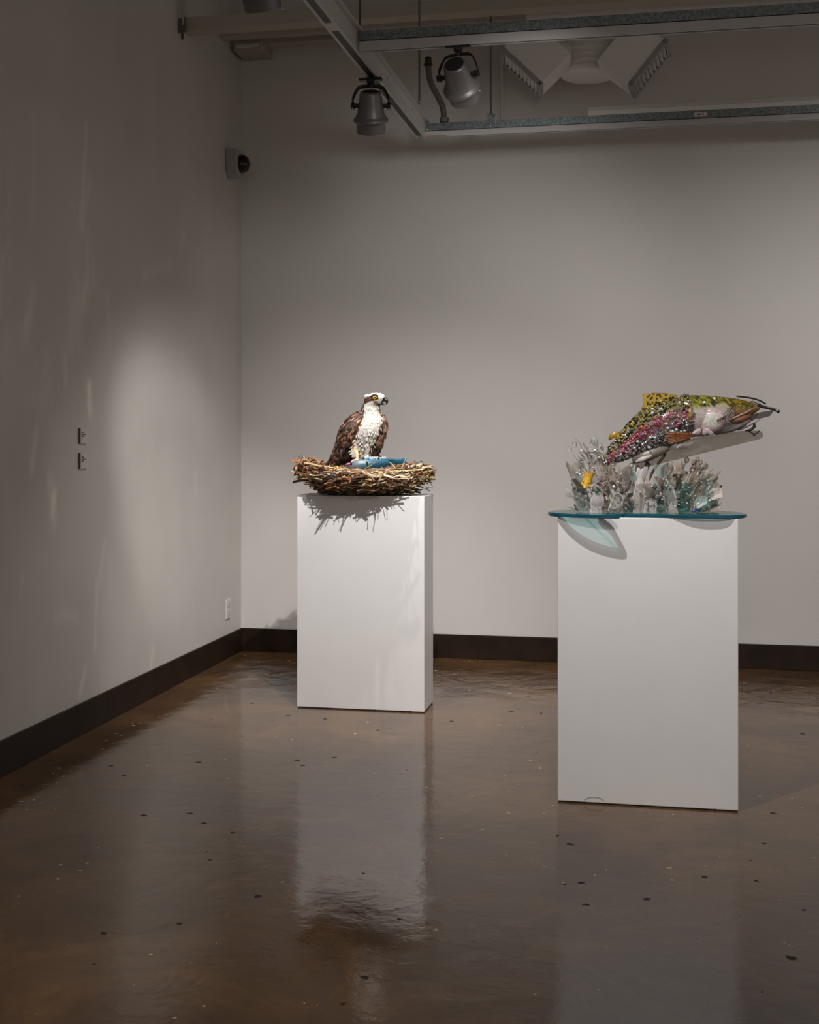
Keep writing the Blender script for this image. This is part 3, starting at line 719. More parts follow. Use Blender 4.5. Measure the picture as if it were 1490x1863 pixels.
# one continuous skin
tmp = body.build('osprey_skin', M['white'], fix=True)
md = tmp.modifiers.new('r', 'REMESH'); md.mode = 'VOXEL'; md.voxel_size = .0029; md.use_smooth_shade = True
dg = bpy.context.evaluated_depsgraph_get(); em = bpy.data.meshes.new_from_object(tmp.evaluated_get(dg))
bpy.data.objects.remove(tmp)
def img(v):
    r = Vector(v)-Vector((0, 0, EYE)); d = r.dot(FW)
    return CX+FPX*r.dot(RT)/d, YH-FPX*r.z/d, (FB.d-d)/K
WHITE, CREAMC, BRN, DRK = (.49, .47, .445), (.62, .52, .36), (.10, .045, .022), (.030, .016, .010)
def bird_col(v):
    x, y, w_ = img(v)
    h = mn.noise(Vector((x*.22, y*.16, w_*.22))); h2 = mn.noise(Vector((x*.6, y*.6, w_*.5)))
    if y > 816 and (x < 654 and w_ > 14 or w_ > 16 and y > 826): return CREAMC if h2 < .2 else (.48, .38, .24)
    if y < 738.5:
        wv = h*1.2+h2*.8
        topl = seglist([(660, 726.5), (669, 722.2), (676, 718.8), (684, 717.6), (690, 720.5), (694, 724)], x)+wv*.5
        lowl = seglist([(660, 737), (668, 734), (675, 729.6), (683, 728.8), (690, 726)], x)+wv
        if y < topl: return (.62, .595, .55)
        if x < 665+wv-max(0, y-733)*.5: return BRN if h2 > -.2 else DRK
        if x > 688.5+wv*.4 and y > 720:
            return (.60, .58, .54) if y < 735 else DRK
        if y < lowl: return DRK if x > 674+wv*2 else (BRN if h2 > -.15 else DRK)
        if x > 679+wv and y > 730: return (.09, .06, .04) if h2 > -.12 else (.36, .29, .22)
        if 675 < x and y < 731.5: return (.55, .52, .47)
        return WHITE if h2 > -.3 else (.30, .24, .19)
    # trunk: white breast turned a little to the right of the viewer
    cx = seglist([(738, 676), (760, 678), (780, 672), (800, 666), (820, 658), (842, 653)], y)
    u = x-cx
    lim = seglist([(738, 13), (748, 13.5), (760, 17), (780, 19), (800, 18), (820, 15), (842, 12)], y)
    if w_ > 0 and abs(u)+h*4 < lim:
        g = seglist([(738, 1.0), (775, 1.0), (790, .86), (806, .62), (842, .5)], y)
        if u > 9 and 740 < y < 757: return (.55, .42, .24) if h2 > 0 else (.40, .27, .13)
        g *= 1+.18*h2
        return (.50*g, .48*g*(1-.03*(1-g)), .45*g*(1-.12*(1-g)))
    return tuple(c*(1+.5*h2) for c in BRN)
me = em; me.name = 'body'
me.materials.clear(); me.materials.append(colmat('osprey_plumage', .75, .25, scale=420, amount=.30))
ca = me.color_attributes.new('Col', 'FLOAT_COLOR', 'POINT')
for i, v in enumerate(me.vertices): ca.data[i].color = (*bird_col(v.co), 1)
for v in me.vertices:
    x, y, w_ = img(v.co)
    n_ = mn.noise(Vector((x*.5, y*.35, w_*.5)))*.0016
    v.co = v.co+v.normal*n_-BO
me.shade_smooth(); me.update()
o = bpy.data.objects.new('body', me); link(o, OSP)
# eyes, beak, talons
eye = mat('yellow_eye', (.62, .36, .015), .15)
for sg, ww in ((1, 24.2), (-1, -6.5)):
    mb = MB(); mb.ball(FB(681.5, 723.4, ww), 3.7*K, sub=2, sc=(1, .8, 1)); e = mb.build('eye', eye, OSP, smooth=True)
    mb = MB(); mb.ball(FB(681.5+.4, 723.2, ww+sg*2.5), 1.7*K, sub=1, sc=(1, .5, 1)); mb.build('pupil', M['glassblack'], e, smooth=True)
    if sg == 1:
        mb = MB(); mb.loft([FB(675, 720.5, ww), FB(681, 718, ww+1.0), FB(688, 720, ww-.5)], [(1.0*K, 1.2*K), (1.6*K, 1.4*K), (.8*K, 1*K)], 8); mb.build('brow', mat('dark_brow', DRK, .7), OSP, smooth=True)
mb = MB(); mb.loft([FB(*p) for p in cr([(694, 728.5, 12), (699, 726.8, 15), (702.5, 728.2, 17), (704, 731.5, 18), (702.6, 736.5, 17.5)], 16)], [K*r for (r,) in cr([(4.6,), (4.2,), (3.4,), (2.3,), (.4,)], 16)], 14)
bk = mb.build('beak', mat('black_beak', (.010, .009, .010), .18), OSP, smooth=True)
mb = MB(); mb.loft([FB(692, 734, 13), FB(697, 735, 15), (FB(700, 735.8, 16))], [K*2.4, K*1.9, K*.6], 10); mb.build('lower_beak', M['black'], OSP, smooth=True)
for x, y, w_ in TOES:
    mb = MB(); mb.loft([FB(x, y-1, w_), FB(x+.2, y+2, w_+.6), FB(x-.4, y+4.5, w_+.2)], [K*1.5, K*1.0, K*.2], 6); mb.build('talon', M['black'], OSP, smooth=True)
# wings
FM = [mat('feather_'+n, c, .6, var=.35, scale=160) for n, c in (('dark_brown', (.045, .020, .011)), ('brown', (.10, .042, .020)), ('chestnut', (.19, .075, .035)), ('black_brown', (.014, .008, .006)), ('grey_brown', (.16, .11, .08)), ('pale_tip', (.45, .30, .20)))]
rb = random.Random(5)
def wing(spine, wid, thk, label, face, flight):
    sp = cr(spine, 26); wd = cr([(q,) for q in wid], 26); tk = cr([(q,) for q in thk], 26)
    mb = MB(); pts = [FB(*p) for p in sp]
    mb.loft(pts, [(wd[i][0]*K, tk[i][0]*K) for i in range(26)], 16, side=RT)
    wg = mb.build('wing', FM[0], OSP, smooth=True)
    cv = MB()
    for i in range(1, 25):
        t = (pts[min(i+1, 25)]-pts[i-1]).normalized(); a = (RT-t*RT.dot(t)).normalized(); b = t.cross(a)
        if b.dot(FW) > 0: b = -b
        for k in range(9):
            q = rb.uniform(-1, 1)*1.5
            n_ = a*math.sin(q)+b*math.cos(q)
            p = pts[i]+a*math.sin(q)*wd[i][0]*K+b*math.cos(q)*tk[i][0]*K
            L = rb.uniform(7, 12)*K*(1+i/40)
            u = i/25
            m = rb.choices((0, 1, 2, 3, 4, 5), (3, 5, 4, 1, 1.5, .8) if u < .5 else (5, 3, .8, 5, 1.5, .1))[0]
            cv.leaf(p-n_*.3*K, p+t*L+n_*rb.uniform(.3, 1.8)*K+a*rb.gauss(0, 1)*K, n_, rb.uniform(3, 5.5)*K, m)
    cv.build('covert_feathers', FM, wg, kind='stuff', fix=False)
    for (x0, y0, w0, x1, y1, w1, ww, m) in flight:
        f = MB(); f.leaf(FB(x0, y0, w0), FB(x1, y1, w1), -FW+RT*face*.5, ww*K, 0, .04); f.build('flight_feather', FM[m], wg, smooth=True)
    return wg
wing([(664, 752, 10), (651, 761, 16), (638, 778, 19), (630, 798, 15), (620, 820, 6), (607, 840, -4), (599, 848, -8)], [5, 12, 15.5, 14, 11, 7, 2], [5, 8, 9, 8, 6, 4, 2], '', -1,
     [(640-i*4, 800+i*4, 14-i*3, 634-i*6.2, 838+i*1.6, 6-i*3, 8, (3, 0, 3, 0, 0, 1)[i]) for i in range(6)]+[(620, 776, 6, 612, 812, 0, 7, 0), (618, 790, 2, 606, 830, -6, 7, 1), (616, 806, 0, 599, 846, -8, 7, 4)])
wing([(696, 755, 4), (698, 766, 5), (696.5, 782, 6), (691, 798, 6), (684, 814, 3), (676, 830, -2), (671, 837, -4)], [3.5, 6.5, 7.5, 8, 8, 6, 2], [5, 8, 9, 8, 6, 4, 2], '', 1,
     [(690-i*3, 806+i*3, 4-i*2, 682-i*5, 838, -2-i*2, 7, (0, 3, 0, 3)[i]) for i in range(4)]+[(676, 822, -6, 699.5, 838.5, -8, 6.5, 2), (678, 824, -8, 694, 838, -10, 6, 2)])
for i in range(7):
    f = MB(); f.leaf(FB(650-i, 812, -8-i), FB(637-i*5.4, 850-i*.4, -2-i*2.2), -FW+UP*.3, 10*K, 0, .03); f.build('tail_feather', FM[(3, 0, 3, 3, 0, 3, 0)[i]], OSP, smooth=True)
# soft feathers lying on breast, neck and thigh
WF = [mat('down_white', (.49, .47, .445), .8), mat('down_grey', (.42, .38, .32), .8), mat('down_cream', (.50, .40, .26), .8), FM[1], FM[0]]
mb = MB()
for k in range(420):
    y = rb.uniform(738, 834); th = rb.uniform(-.15, math.pi+.15)
    i = max(range(70), key=lambda q: -abs(rr[q][0]-y)); _, cx, cw, ru, rw = rr[i]
    p = FB(cx+ru*math.cos(th)*1.0, y, cw+rw*math.sin(th)); n_ = RT*math.cos(th)-FW*math.sin(th)
    u = cx+ru*math.cos(th)-seglist([(738, 676), (760, 678), (780, 672), (800, 666), (820, 658), (842, 653)], y)
    lim = seglist([(738, 12), (748, 13), (760, 17), (780, 19), (800, 18), (820, 15), (842, 12)], y)
    if abs(u) > lim+2: m = rb.choice((3, 4))
    elif y < 790: m = rb.choices((0, 1, 2), (9, 1.3, .5))[0]
    elif y < 806: m = rb.choices((0, 1, 2), (5, 4, 1))[0]
    else: m = rb.choices((0, 1, 2), (2, 5, 3))[0]
    L = rb.uniform(4, 8)*K
    mb.leaf(p, p-UP*L+n_*rb.uniform(.2, 1.4)*K+RT*rb.gauss(0, 1.2)*K, n_, rb.uniform(1.8, 3.4)*K, m)
for k in range(60):   # ragged thigh and crest
    x, y, w_ = rb.choice(((647, 815, 24), (645, 822, 26), (649, 808, 24), (648, 828, 27)))
    p = FB(x+rb.gauss(0, 3), y+rb.gauss(0, 4), w_); mb.leaf(p, p+RT*rb.gauss(-3, 3)*K-UP*rb.uniform(3, 6)*K, -FW, 2*K, 2 if rb.random() < .7 else 0)
for k in range(22):
    x = rb.uniform(664, 676); p = FB(x+4, 720-(x-664)*.28+rb.uniform(-1, 2), rb.uniform(6, 20)); mb.leaf(p, p-RT*rb.uniform(4, 8)*K-UP*rb.uniform(.5, 2.2)*K, -FW+UP, 2.4*K, 0)
mb.build('down_feathers', WF, OSP, kind='stuff', fix=False)

# ------------------------------------------------------------------ blue fish in the nest
bf0 = FB(680, 857, 40)
BF = thing('blue_fish', bf0, 'small blue fish with grey head and pink mouth lying under the osprey', 'fish')
sp = cr([(632, 848, 44), (638, 847.5, 44), (650, 846.5, 43), (664, 846, 41), (682, 844.5, 38), (700, 842.5, 34), (716, 840.5, 30), (726, 839.5, 27), (738, 838.5, 24)], 44)
rd = cr([(3, 2.5), (6.5, 5), (9.6, 7.5), (10.2, 8), (9, 7), (7, 5.2), (5, 3), (4.6, 1.5), (5.2, .8)], 44)
mb = MB(); mb.loft([FB(*p) for p in sp], [(a*K, b*K) for a, b in rd], 20, side=UP)
def bfc(v):
    x, y, w_ = img(v); h = mn.noise(Vector((x*.3, y*.3, 0)))
    if x < 655+h*3: return (.13, .155, .185) if y < 850 else (.22, .245, .28)
    if y < 842 and x < 668: return (.10, .19, .22)
    if x < 672: return (.04, .13, .175)
    return (.010*(1+h), .070*(1+.3*h), .115*(1+.3*h)) if y > 838.5+(x-680)*-.05 else (.022, .115, .17)
mb.build('body', colmat('blue_fish_skin', .36, .4, coat=.15, scale=250, amount=.2), BF, smooth=True, colors=bfc)
mb = MB(); mb.loft([FB(629, 846.5, 46), FB(633, 844.5, 47), FB(638, 843.5, 49)], [(1.6*K, 2*K), (2.6*K, 2.4*K), (1.2*K, 1.6*K)], 8); mb.build('mouth', mat('pink_mouth', (.55, .12, .20), .35), BF, smooth=True)
mb = MB(); mb.ball(FB(639, 843, 50), 2.1*K, sub=2); mb.build('eye', M['glassblack'], BF, smooth=True)
mb = MB(); mb.prism([FB(x, y, 36) for x, y in ((690, 838), (700, 834.5), (722, 834.8), (712, 837.5), (700, 839))], FW*1.2*K); mb.build('dorsal_fin', mat('blue_fin', (.02, .12, .19), .35), BF)
mb = MB(); mb.prism([FB(x, y, 25) for x, y in ((722, 838.5), (732, 834.2), (741, 833.2), (738, 838), (737, 843), (728, 841))], FW*1.4*K); mb.build('tail_fin', mat('blue_tail', (.015, .11, .17), .3), BF)
mb = MB()
for k in range(150):
    mb.ball(FB(664+38*rb.random(), 831.5+8*rb.random(), 26+10*rb.random()), rb.uniform(.9, 1.7)*K, sub=0)
o = mb.build('sequins', mat('pale_blue_sequins', (.50, .60, .72), .22), BF, kind='stuff', smooth=True)

# ------------------------------------------------------------------ glass disc
XC = X2+W2/2; T = .015
GL = clear('teal_glass', (.74, .935, .935), (.02, .16, .18), .05, .03)
GR = clear('dark_teal_glass_edge', (.40, .52, .56), (.006, .12, .17), .50, .06)
outl = [(-.376, -.10), (-.372, -.05), (-.345, -.002), (-.30, .034), (-.24, .060), (-.17, .075), (-.10, .078), (-.112, .050), (-.135, .022), (-.17, .002), (-.12, -.012), (-.05, -.006), (.04, -.008), (.10, .006), (.16, .020), (.23, .023), (.29, .016), (.335, -.012), (.362, -.06), (.370, -.12), (.35, -.18), (.29, -.235), (.18, -.275), (.04, -.295), (-.10, -.292), (-.23, -.262), (-.32, -.20), (-.364, -.15)]
cl = cr(outl+[outl[0]], 140)[:-1]
for (a, b) in ((0, 0),): pass
DISC = thing('glass_disc', (XC, Y2+D2/2, H2), 'teal glass sheet with curved polished edge lying on the nearer pedestal', 'glass sheet')
pts = [Vector((XC+x, Y2-f, 0)) for x, f in cl]
n = len(pts)
def inset(ps, d):
    out = []
    for i, p in enumerate(ps):
        t = (ps[(i+2) % n]-ps[i-2]).normalized(); nn = Vector((t.y, -t.x, 0))
        cen = Vector((XC, Y2+.1, 0))
        q1, q2 = p+nn*d, p-nn*d
        out.append(q1 if AREA > 0 else q2)
    return out
AREA = -sum(pts[i].x*pts[(i+1) % n].y-pts[(i+1) % n].x*pts[i].y for i in range(n))
inn = inset(pts, .014)
mid = inset(pts, .004)
zb, zt = H2+.0005, H2+T
mb = MB()
vs = [p+UP*(zb+.003) for p in pts]+[p+UP*(zt-.003) for p in pts]+[p+UP*zt for p in mid]+[p+UP*zt for p in inn]+[p+UP*zb for p in inn]+[p+UP*zb for p in mid]
mb.add(vs, [(k*n+i, k*n+(i+1) % n, ((k+1) % 6)*n+(i+1) % n, ((k+1) % 6)*n+i) for k in range(6) for i in range(n) if k != 3])
mb.build('polished_edge', GR, DISC, smooth=False)
mb = MB(); mb.add([p+UP*zb for p in inn]+[p+UP*zt for p in inn], [tuple(range(n))[::-1], tuple(range(n, 2*n))])
o = mb.build('glass_pane', GL, DISC, fix=False)
bm = bmesh.new(); bm.from_mesh(o.data); bmesh.ops.triangulate(bm, faces=bm.faces); bm.to_mesh(o.data); bm.free()

# ------------------------------------------------------------------ trout
FT = Frame(4.83); KT = FT.k
TR = thing('trout_sculpture', FT(1185, 905), 'beaded rainbow trout sculpture leaping to the right above the clear splash', 'sculpture')
spine = [(1108, 836, 0), (1126, 822, 0), (1150, 804, 0), (1180, 785, 0), (1212, 770, 0), (1245, 759, 0), (1280, 756, 0), (1312, 753, 0), (1342, 748, 0), (1364, 744, 0), (1382, 742, 0)]
rad = [(8, 5), (16, 10), (26, 16), (36, 21), (41, 24), (39, 25), (37, 25), (32, 22), (23.5, 17), (14, 10), (3, 3)]
NT = 90
sp = cr(spine, NT); rd = cr(rad, NT)
mb = MB(); mb.loft([FT(*p) for p in sp], [(a*KT, b*KT) for a, b in rd], 36, side=UP)
def imgT(v):
    r = Vector(v)-Vector((0, 0, EYE)); d = r.dot(FW)
    return CX+FPX*r.dot(RT)/d, YH-FPX*r.z/d, (FT.d-d)/KT
def trout_h(x, y):
    """-1 belly .. 1 back"""
    i = min(range(NT), key=lambda q: abs(sp[q][0]-x)); return (sp[i][1]-y)/max(4, rd[i][0])
def trout_col(v):
    x, y, w_ = imgT(v); h = trout_h(x, y)+.12*mn.noise(Vector((x*.12, y*.12, w_*.1))); n1 = mn.noise(Vector((x*.35, y*.35, w_*.3)))
    if x > 1262:
        if x > 1325 and h > .02: return (.27, .17, .015) if n1 > .05 else (.06, .05, .01)
        if h > .5: return (.22, .20, .025) if n1 > .0 else (.035, .035, .012)
        if h > .32: return (.34, .31, .22)
        if x > 1335: return (.20, .09, .04)
        return (.40, .33, .31)
    if h > .42: return (.13, .105, .025)
    if h > -.1: return (.16, .065, .065)
    return (.12, .11, .105)
mb.build('body', colmat('trout_skin', .25, .5, coat=.5, scale=220, amount=.35), TR, smooth=True, colors=trout_col)
BD = {n: mat('bead_'+n, c, r, metal=mt, coat=.6) for n, c, r, mt in (('black', (.012, .011, .010), .08, 0), ('olive', (.22, .19, .045), .15, 0), ('pink', (.42, .14, .16), .15, 0), ('magenta', (.30, .03, .08), .12, 0),
      ('silver', (.55, .54, .53), .10, .8), ('smoke', (.16, .14, .13), .08, .2), ('violet', (.22, .08, .34), .12, .3), ('yellow', (.50, .32, .03), .18, 0), ('crystal', (.75, .73, .72), .06, .3), ('coral', (.52, .25, .24), .2, 0))}
beads = {n: MB() for n in BD}
rt = random.Random(8)
for k in range(4300):
    u = rt.random()*.74; i = int(u*(NT-1)); th = rt.uniform(0, 2*math.pi)
    if math.sin(th) < -.45: continue
    x, y, w_ = sp[i]; a, b = rd[i]
    t = Vector((sp[min(i+1, NT-1)][0]-sp[max(i-1, 0)][0], sp[min(i+1, NT-1)][1]-sp[max(i-1, 0)][1])).normalized()
    ux, uy = t.y, -t.x                                # image-up normal of the spine
    h = math.cos(th)
    px_, py_, pw = x+ux*a*h, y+uy*a*h, b*math.sin(th)
    if px_ > 1264 - 10*abs(h): continue
    hh = h+rt.gauss(0, .10)
    front = px_ > 1205
    if hh > .80: n_ = rt.choices(('black', 'olive', 'smoke', 'yellow'), (5, 4, 3, .4))[0]
    elif hh > .38: n_ = rt.choices(('black', 'olive', 'yellow', 'smoke', 'silver', 'coral'), (3.5, 4, .8 if front else .15, 2.5, .8, .6))[0]
    elif hh > -.15: n_ = rt.choices(('coral', 'pink', 'magenta', 'smoke', 'silver', 'violet'), (6, 3, .6, 1, 1.3, .1) if front else (.8, 2.2, 5, 2.5, 1.2, .5))[0]
    else: n_ = rt.choices(('smoke', 'silver', 'crystal', 'black', 'magenta'), (4, 3.0, 2, 2, .25))[0]
    r = rt.uniform(1.1, 1.9) if n_ == 'coral' else rt.uniform(1.3, 2.9)
    beads[n_].ball(FT(px_+ux*r*.5*h, py_+uy*r*.5*h, pw+r*.4*math.sin(th)), r*KT, sub=1 if r > 1.6 else 0)
for k in range(40):       # loose beads along the broken tail end
    x = rt.uniform(1100, 1150); y = 838-(x-1100)*.55+rt.gauss(0, 9)
    n_ = rt.choice(('black', 'smoke', 'silver', 'magenta', 'crystal', 'smoke')); beads[n_].ball(FT(x, y, rt.uniform(-6, 14)), rt.uniform(1.8, 4.0)*KT, sub=1)
for k in range(26):
    x = rt.uniform(1108, 1172); y = 815-(x-1108)*1.12+rt.uniform(-4, 3); beads[rt.choice(('black', 'olive', 'smoke'))].ball(FT(x, y, rt.uniform(-4, 8)), rt.uniform(2, 3.4)*KT, sub=1)
for n_, b in beads.items(): b.build(n_+'_beads', BD[n_], TR, smooth=True, kind='stuff', fix=False)
for x, y in ((1247, 734), (1281, 732), (1300, 725), (1187, 744), (1250, 735), (1215, 779), (1212, 771), (1140, 812), (1290, 748), (1181, 814)):
    mb = MB(); mb.ball(FT(x, y, rd[min(range(NT), key=lambda q: abs(sp[q][0]-x))][1]+.5), 2.4*KT, sub=1, sc=(1.2, .6, 1)); mb.build('rhinestone', BD['crystal'], TR, smooth=False)
fin_y = spotted('yellow_spotted_fin', (.46, .27, .012), (.27, .20, .03), (.025, .015, .008), 85, .35, .36)
mb = MB(); mb.prism([FT(x, y, 2) for x, y in ((1166, 752), (1170, 738), (1169, 718.5), (1176, 717), (1192, 716.2), (1212, 717), (1226, 719), (1240, 723), (1256, 724), (1256, 734), (1236, 742), (1205, 750))], FW*3*KT)
mb.build('dorsal_fin', fin_y, TR, bevel=.0012)
mb = MB(); mb.loft([FT(1169, 718, 2), FT(1190, 716, 2), FT(1212, 716.6, 2), FT(1236, 721.5, 2)], 1.1*KT, 8); mb.build('fin_edge', mat('dark_amber', (.14, .06, .012), .3), TR, smooth=True)
mb = MB(); mb.loft([FT(1130, 794, 2), FT(1120, 791, 2), FT(1112, 793.5, 2), FT(1108.5, 800, 2)], [(7*KT, 2*KT), (6.5*KT, 2*KT), (5*KT, 2*KT), (2*KT, 1.5*KT)], 12, side=UP); mb.build('adipose_fin', mat('olive_amber', (.30, .19, .015), .3), TR, smooth=True)
# pectoral fin: rays of a fan
pf = mat('amber_brown_fin', (.17, .052, .012), .35, var=.4, scale=90)
for k in range(7):
    y1 = 789+k*3.1; mb = MB(); mb.leaf(FT(1266-k*1.5, 790+k*.9, 26), FT(1207+k*k*.25, y1, 27-k*.5), -FW, (5.2)*KT, 0, .01); mb.build('fin_ray', pf, TR)
mb = MB(); mb.leaf(FT(1256, 742, 26), FT(1256, 764, 27), -FW, 6*KT); mb.build('gill_edge', mat('olive_strip', (.26, .19, .02), .3), TR)
# gill cover: pearly shell
pearl = colmat('pearly_gill', .35, .5, coat=.25, scale=160, amount=.3)
mb = MB(); gy = []
mb.ball(FT(1290, 763, 16.5), 1*KT, sub=2, sc=(29, 11, 25))
def gc(v):
    x, y, w_ = imgT(v); d = math.hypot((x-1296)/28, (y-765)/24); n1 = mn.noise(Vector((x*.15, y*.15, 2)))
    if d+n1*.25 < .62: return (.50, .48, .43)
    return (.52, .36, .38) if y > 745 else (.38, .30, .30)
mb.build('gill_cover', pearl, TR, smooth=True, colors=gc)
for k in range(8):
    x0 = 1268+rt.uniform(0, 26); mb = MB(); mb.leaf(FT(x0, 778+k*.6, 24), FT(x0+rt.uniform(-18, 22), 791+rt.uniform(-3, 4), 22), -FW, 7*KT, 0, .1); mb.build('gill_frill', clear('pearl_film', (.9, .8, .84), (.72, .58, .60), .55, .2) if k == 0 else bpy.data.materials['pearl_film'], TR)
for k in range(5):
    mb = MB(); mb.loft([FT(1304+k*3.4, 766-k*1.4, 30), FT(1317+k*3, 756-k*1.6, 29), FT(1328+k*2.4, 741-k*.5, 26)], [1.4*KT, 1.7*KT, 1.0*KT], 6); mb.build('cheek_strip', (BD['smoke'], mat('taupe_strip', (.26, .19, .15), .35), BD['smoke'], M['black'], bpy.data.materials.get('taupe_strip') or BD['smoke'])[k], TR, smooth=True)
mb = MB(); mb.loft([FT(1328, 764, 24), FT(1345, 756, 21), FT(1362, 748, 16), FT(1375, 740, 10)], [1.2*KT, 1.8*KT, 1.6*KT, 1.0*KT], 8); mb.build('jaw_rod', mat('tan_jaw_rod', (.36, .26, .20), .35), TR, smooth=True)
mb = MB(); mb.loft([FT(1330, 766, 18), FT(1348, 762, 17), FT(1366, 756, 12)], [(4*KT, 4*KT), (6.5*KT, 5*KT), (3*KT, 3*KT)], 12, side=UP); mb.build('lip_patch', mat('rust_lip', (.24, .10, .05), .3), TR, smooth=True)
gv = clear('grey_film', (.72, .70, .67), (.33, .30, .28), .30, .2)
mb = MB(); mb.loft([FT(*p) for p in cr([(1280, 781, 8), (1305, 780, 10), (1335, 775, 9), (1362, 768, 6), (1378, 763, 3)], 20)], [(a*KT, b*KT) for a, b in cr([(8, 10), (11, 12), (9.5, 10), (6.5, 6), (2.5, 2)], 20)], 16, side=UP); mb.build('lower_jaw', gv, TR, smooth=True)
mb = MB(); mb.loft([FT(1342, 782, 8), FT(1358, 774, 10), FT(1374, 766, 8), FT(1382, 764, 6)], [(2.5*KT, 3*KT), (4*KT, 4*KT), (3*KT, 3*KT), (1*KT, 1*KT)], 10, side=UP); mb.build('lip_film', bpy.data.materials['pearl_film'], TR, smooth=True)
chrome = mat('dull_chrome', (.42, .40, .38), .22, metal=.9); dk = mat('dark_tool_metal', (.045, .040, .037), .3, metal=.5)
for pp, r, m in (([(1340, 721, 3), (1362, 723.5, 3), (1380, 728, 2), (1393, 734.5, 1)], 1.6, dk), ([(1366, 729, 4), (1385, 736, 3), (1408, 744, 1)], 1.8, chrome), ([(1377, 738, 2), (1392, 741, 2), (1412, 746, 1)], 2.6, dk),
                 ([(1409, 745.5, 1), (1414, 747.5, 1)], 2.7, chrome)):
    mb = MB(); mb.loft([FT(*p) for p in cr(pp, 12)], r*KT, 10); mb.build('snout_rod', m, TR, smooth=True)
mb = MB(); mb.ball(FT(1415.5, 748.3, 1), 3.3*KT, sub=2); mb.build('snout_knob', dk, TR, smooth=True)
mb = MB(); mb.prism([FT(x, y, 2) for x, y in ((1362, 756), (1388, 749), (1407, 746.5), (1406, 750), (1400, 757), (1378, 763), (1364, 766))], FW*4*KT); mb.build('snout_plate', mat('grey_plate', (.09, .08, .07), .35), TR, bevel=.001)
# barrel swivel under the chin
mb = MB(); mb.loft([FT(1371, 768, 4), FT(1373, 776, 4), FT(1366, 782, 4), FT(1356, 784, 4)], [2.2*KT, 3*KT, 2.4*KT, 1*KT], 8); mb.loft([FT(1362, 784, 4), FT(1370, 789, 4), FT(1376, 789, 4), FT(1382, 784, 4)], 1.2*KT, 8); mb.ball(FT(1372, 791, 4), 2.4*KT); mb.build('chin_swivel', dk, TR, smooth=True)
# translucent belly panel
bp = clear('grey_belly_panel', (.80, .78, .73), (.22, .20, .18), .22, .25)
ol = [(1150, 842), (1160, 850), (1174, 850.5), (1208, 841.5), (1260, 829), (1320, 814), (1382, 798.5), (1386.5, 795), (1387.5, 790), (1384.5, 785), (1379, 783.5), (1350, 784), (1310, 788), (1266, 796), (1230, 806), (1195, 820)]
mb = MB(); mb.prism([FT(x, y, -2) for x, y in ol], FW*5*KT); mb.build('belly_panel', bp, TR, bevel=.001)
mb = MB(); mb.loft([FT(1156, 841, 14), FT(1168, 836, 18), FT(1186, 829, 18)], [(2*KT, 2*KT), (5*KT, 4*KT), (2*KT, 2*KT)], 10, side=UP); mb.build('belly_scale', mat('pale_mauve_plastic', (.50, .46, .46), .25), TR, smooth=True)
mb = MB(); mb.loft([FT(1150, 838, 4), FT(1175, 830, 8), FT(1205, 818, 8), FT(1225, 810, 4)], [(6*KT, 6*KT), (11*KT, 9*KT), (9*KT, 8*KT), (3*KT, 3*KT)], 14, side=UP); mb.build('underbelly', mat('taupe_belly', (.17, .14, .12), .35), TR, smooth=True)
for k in range(5):
    x0 = 1228+k*8; mb = MB(); mb.leaf(FT(x0+10, 806-k*1.5, 20), FT(x0-10-k*2, 818+rt.uniform(-2, 4), 22), -FW, 8*KT, 0, .15); mb.build('belly_film', bpy.data.materials['grey_film'], TR)
# stand: dark struts down into the splash
bs = mat('dark_brown_rod', (.07, .035, .022), .4)
for pp, r in (([(1211, 826, 0), (1196, 846, 2), (1184, 866, 3), (1176, 900, 3), (1176, 930, 3)], 2.4), ([(1180, 842, -4), (1172, 860, -4), (1168, 890, -4), (1170, 930, -4)], 5.0)):
    mb = MB(); mb.loft([FT(*p) for p in cr(pp, 14)], r*KT, 10); mb.build('stand_rod', bs, TR, smooth=True)

# ------------------------------------------------------------------ clear plastic splash
SO = FT(1175, 936)
SP = thing('splash', (SO.x, SO.y, H2+T), 'splash of clear plastic spoons, shards and beads standing on the teal glass', 'sculpture')
CLR = [clear('clear_plastic', (.96, .96, .95), (.74, .71, .68), .13, .08), clear('frosted_plastic', (.93, .91, .89), (.66, .62, .58), .26, .25), clear('taupe_plastic', (.88, .84, .80), (.42, .35, .29), .26, .15),
       clear('pale_green_plastic', (.90, .95, .93), (.56, .64, .60), .20, .1), clear('sea_green_plastic', (.70, .80, .76), (.16, .25, .22), .26, .1), clear('milky_plastic', (.95, .93, .93), (.78, .74, .73), .40, .25)]
gloss = mat('mirror_bead', (.72, .70, .68), .12, metal=.7, coat=.5)
AMB = spotted('amber_spotted_plastic', (.55, .28, .015), (.62, .36, .03), (.10, .04, .01), 95, .2, .22)
rs = random.Random(17)
def shared_piece(name, fn):
    b = MB(); fn(b); me = bpy.data.meshes.new(name); me.from_pydata([tuple(v) for v in b.v], [], b.f); me.materials.append(CLR[0]); me.shade_smooth(); return me
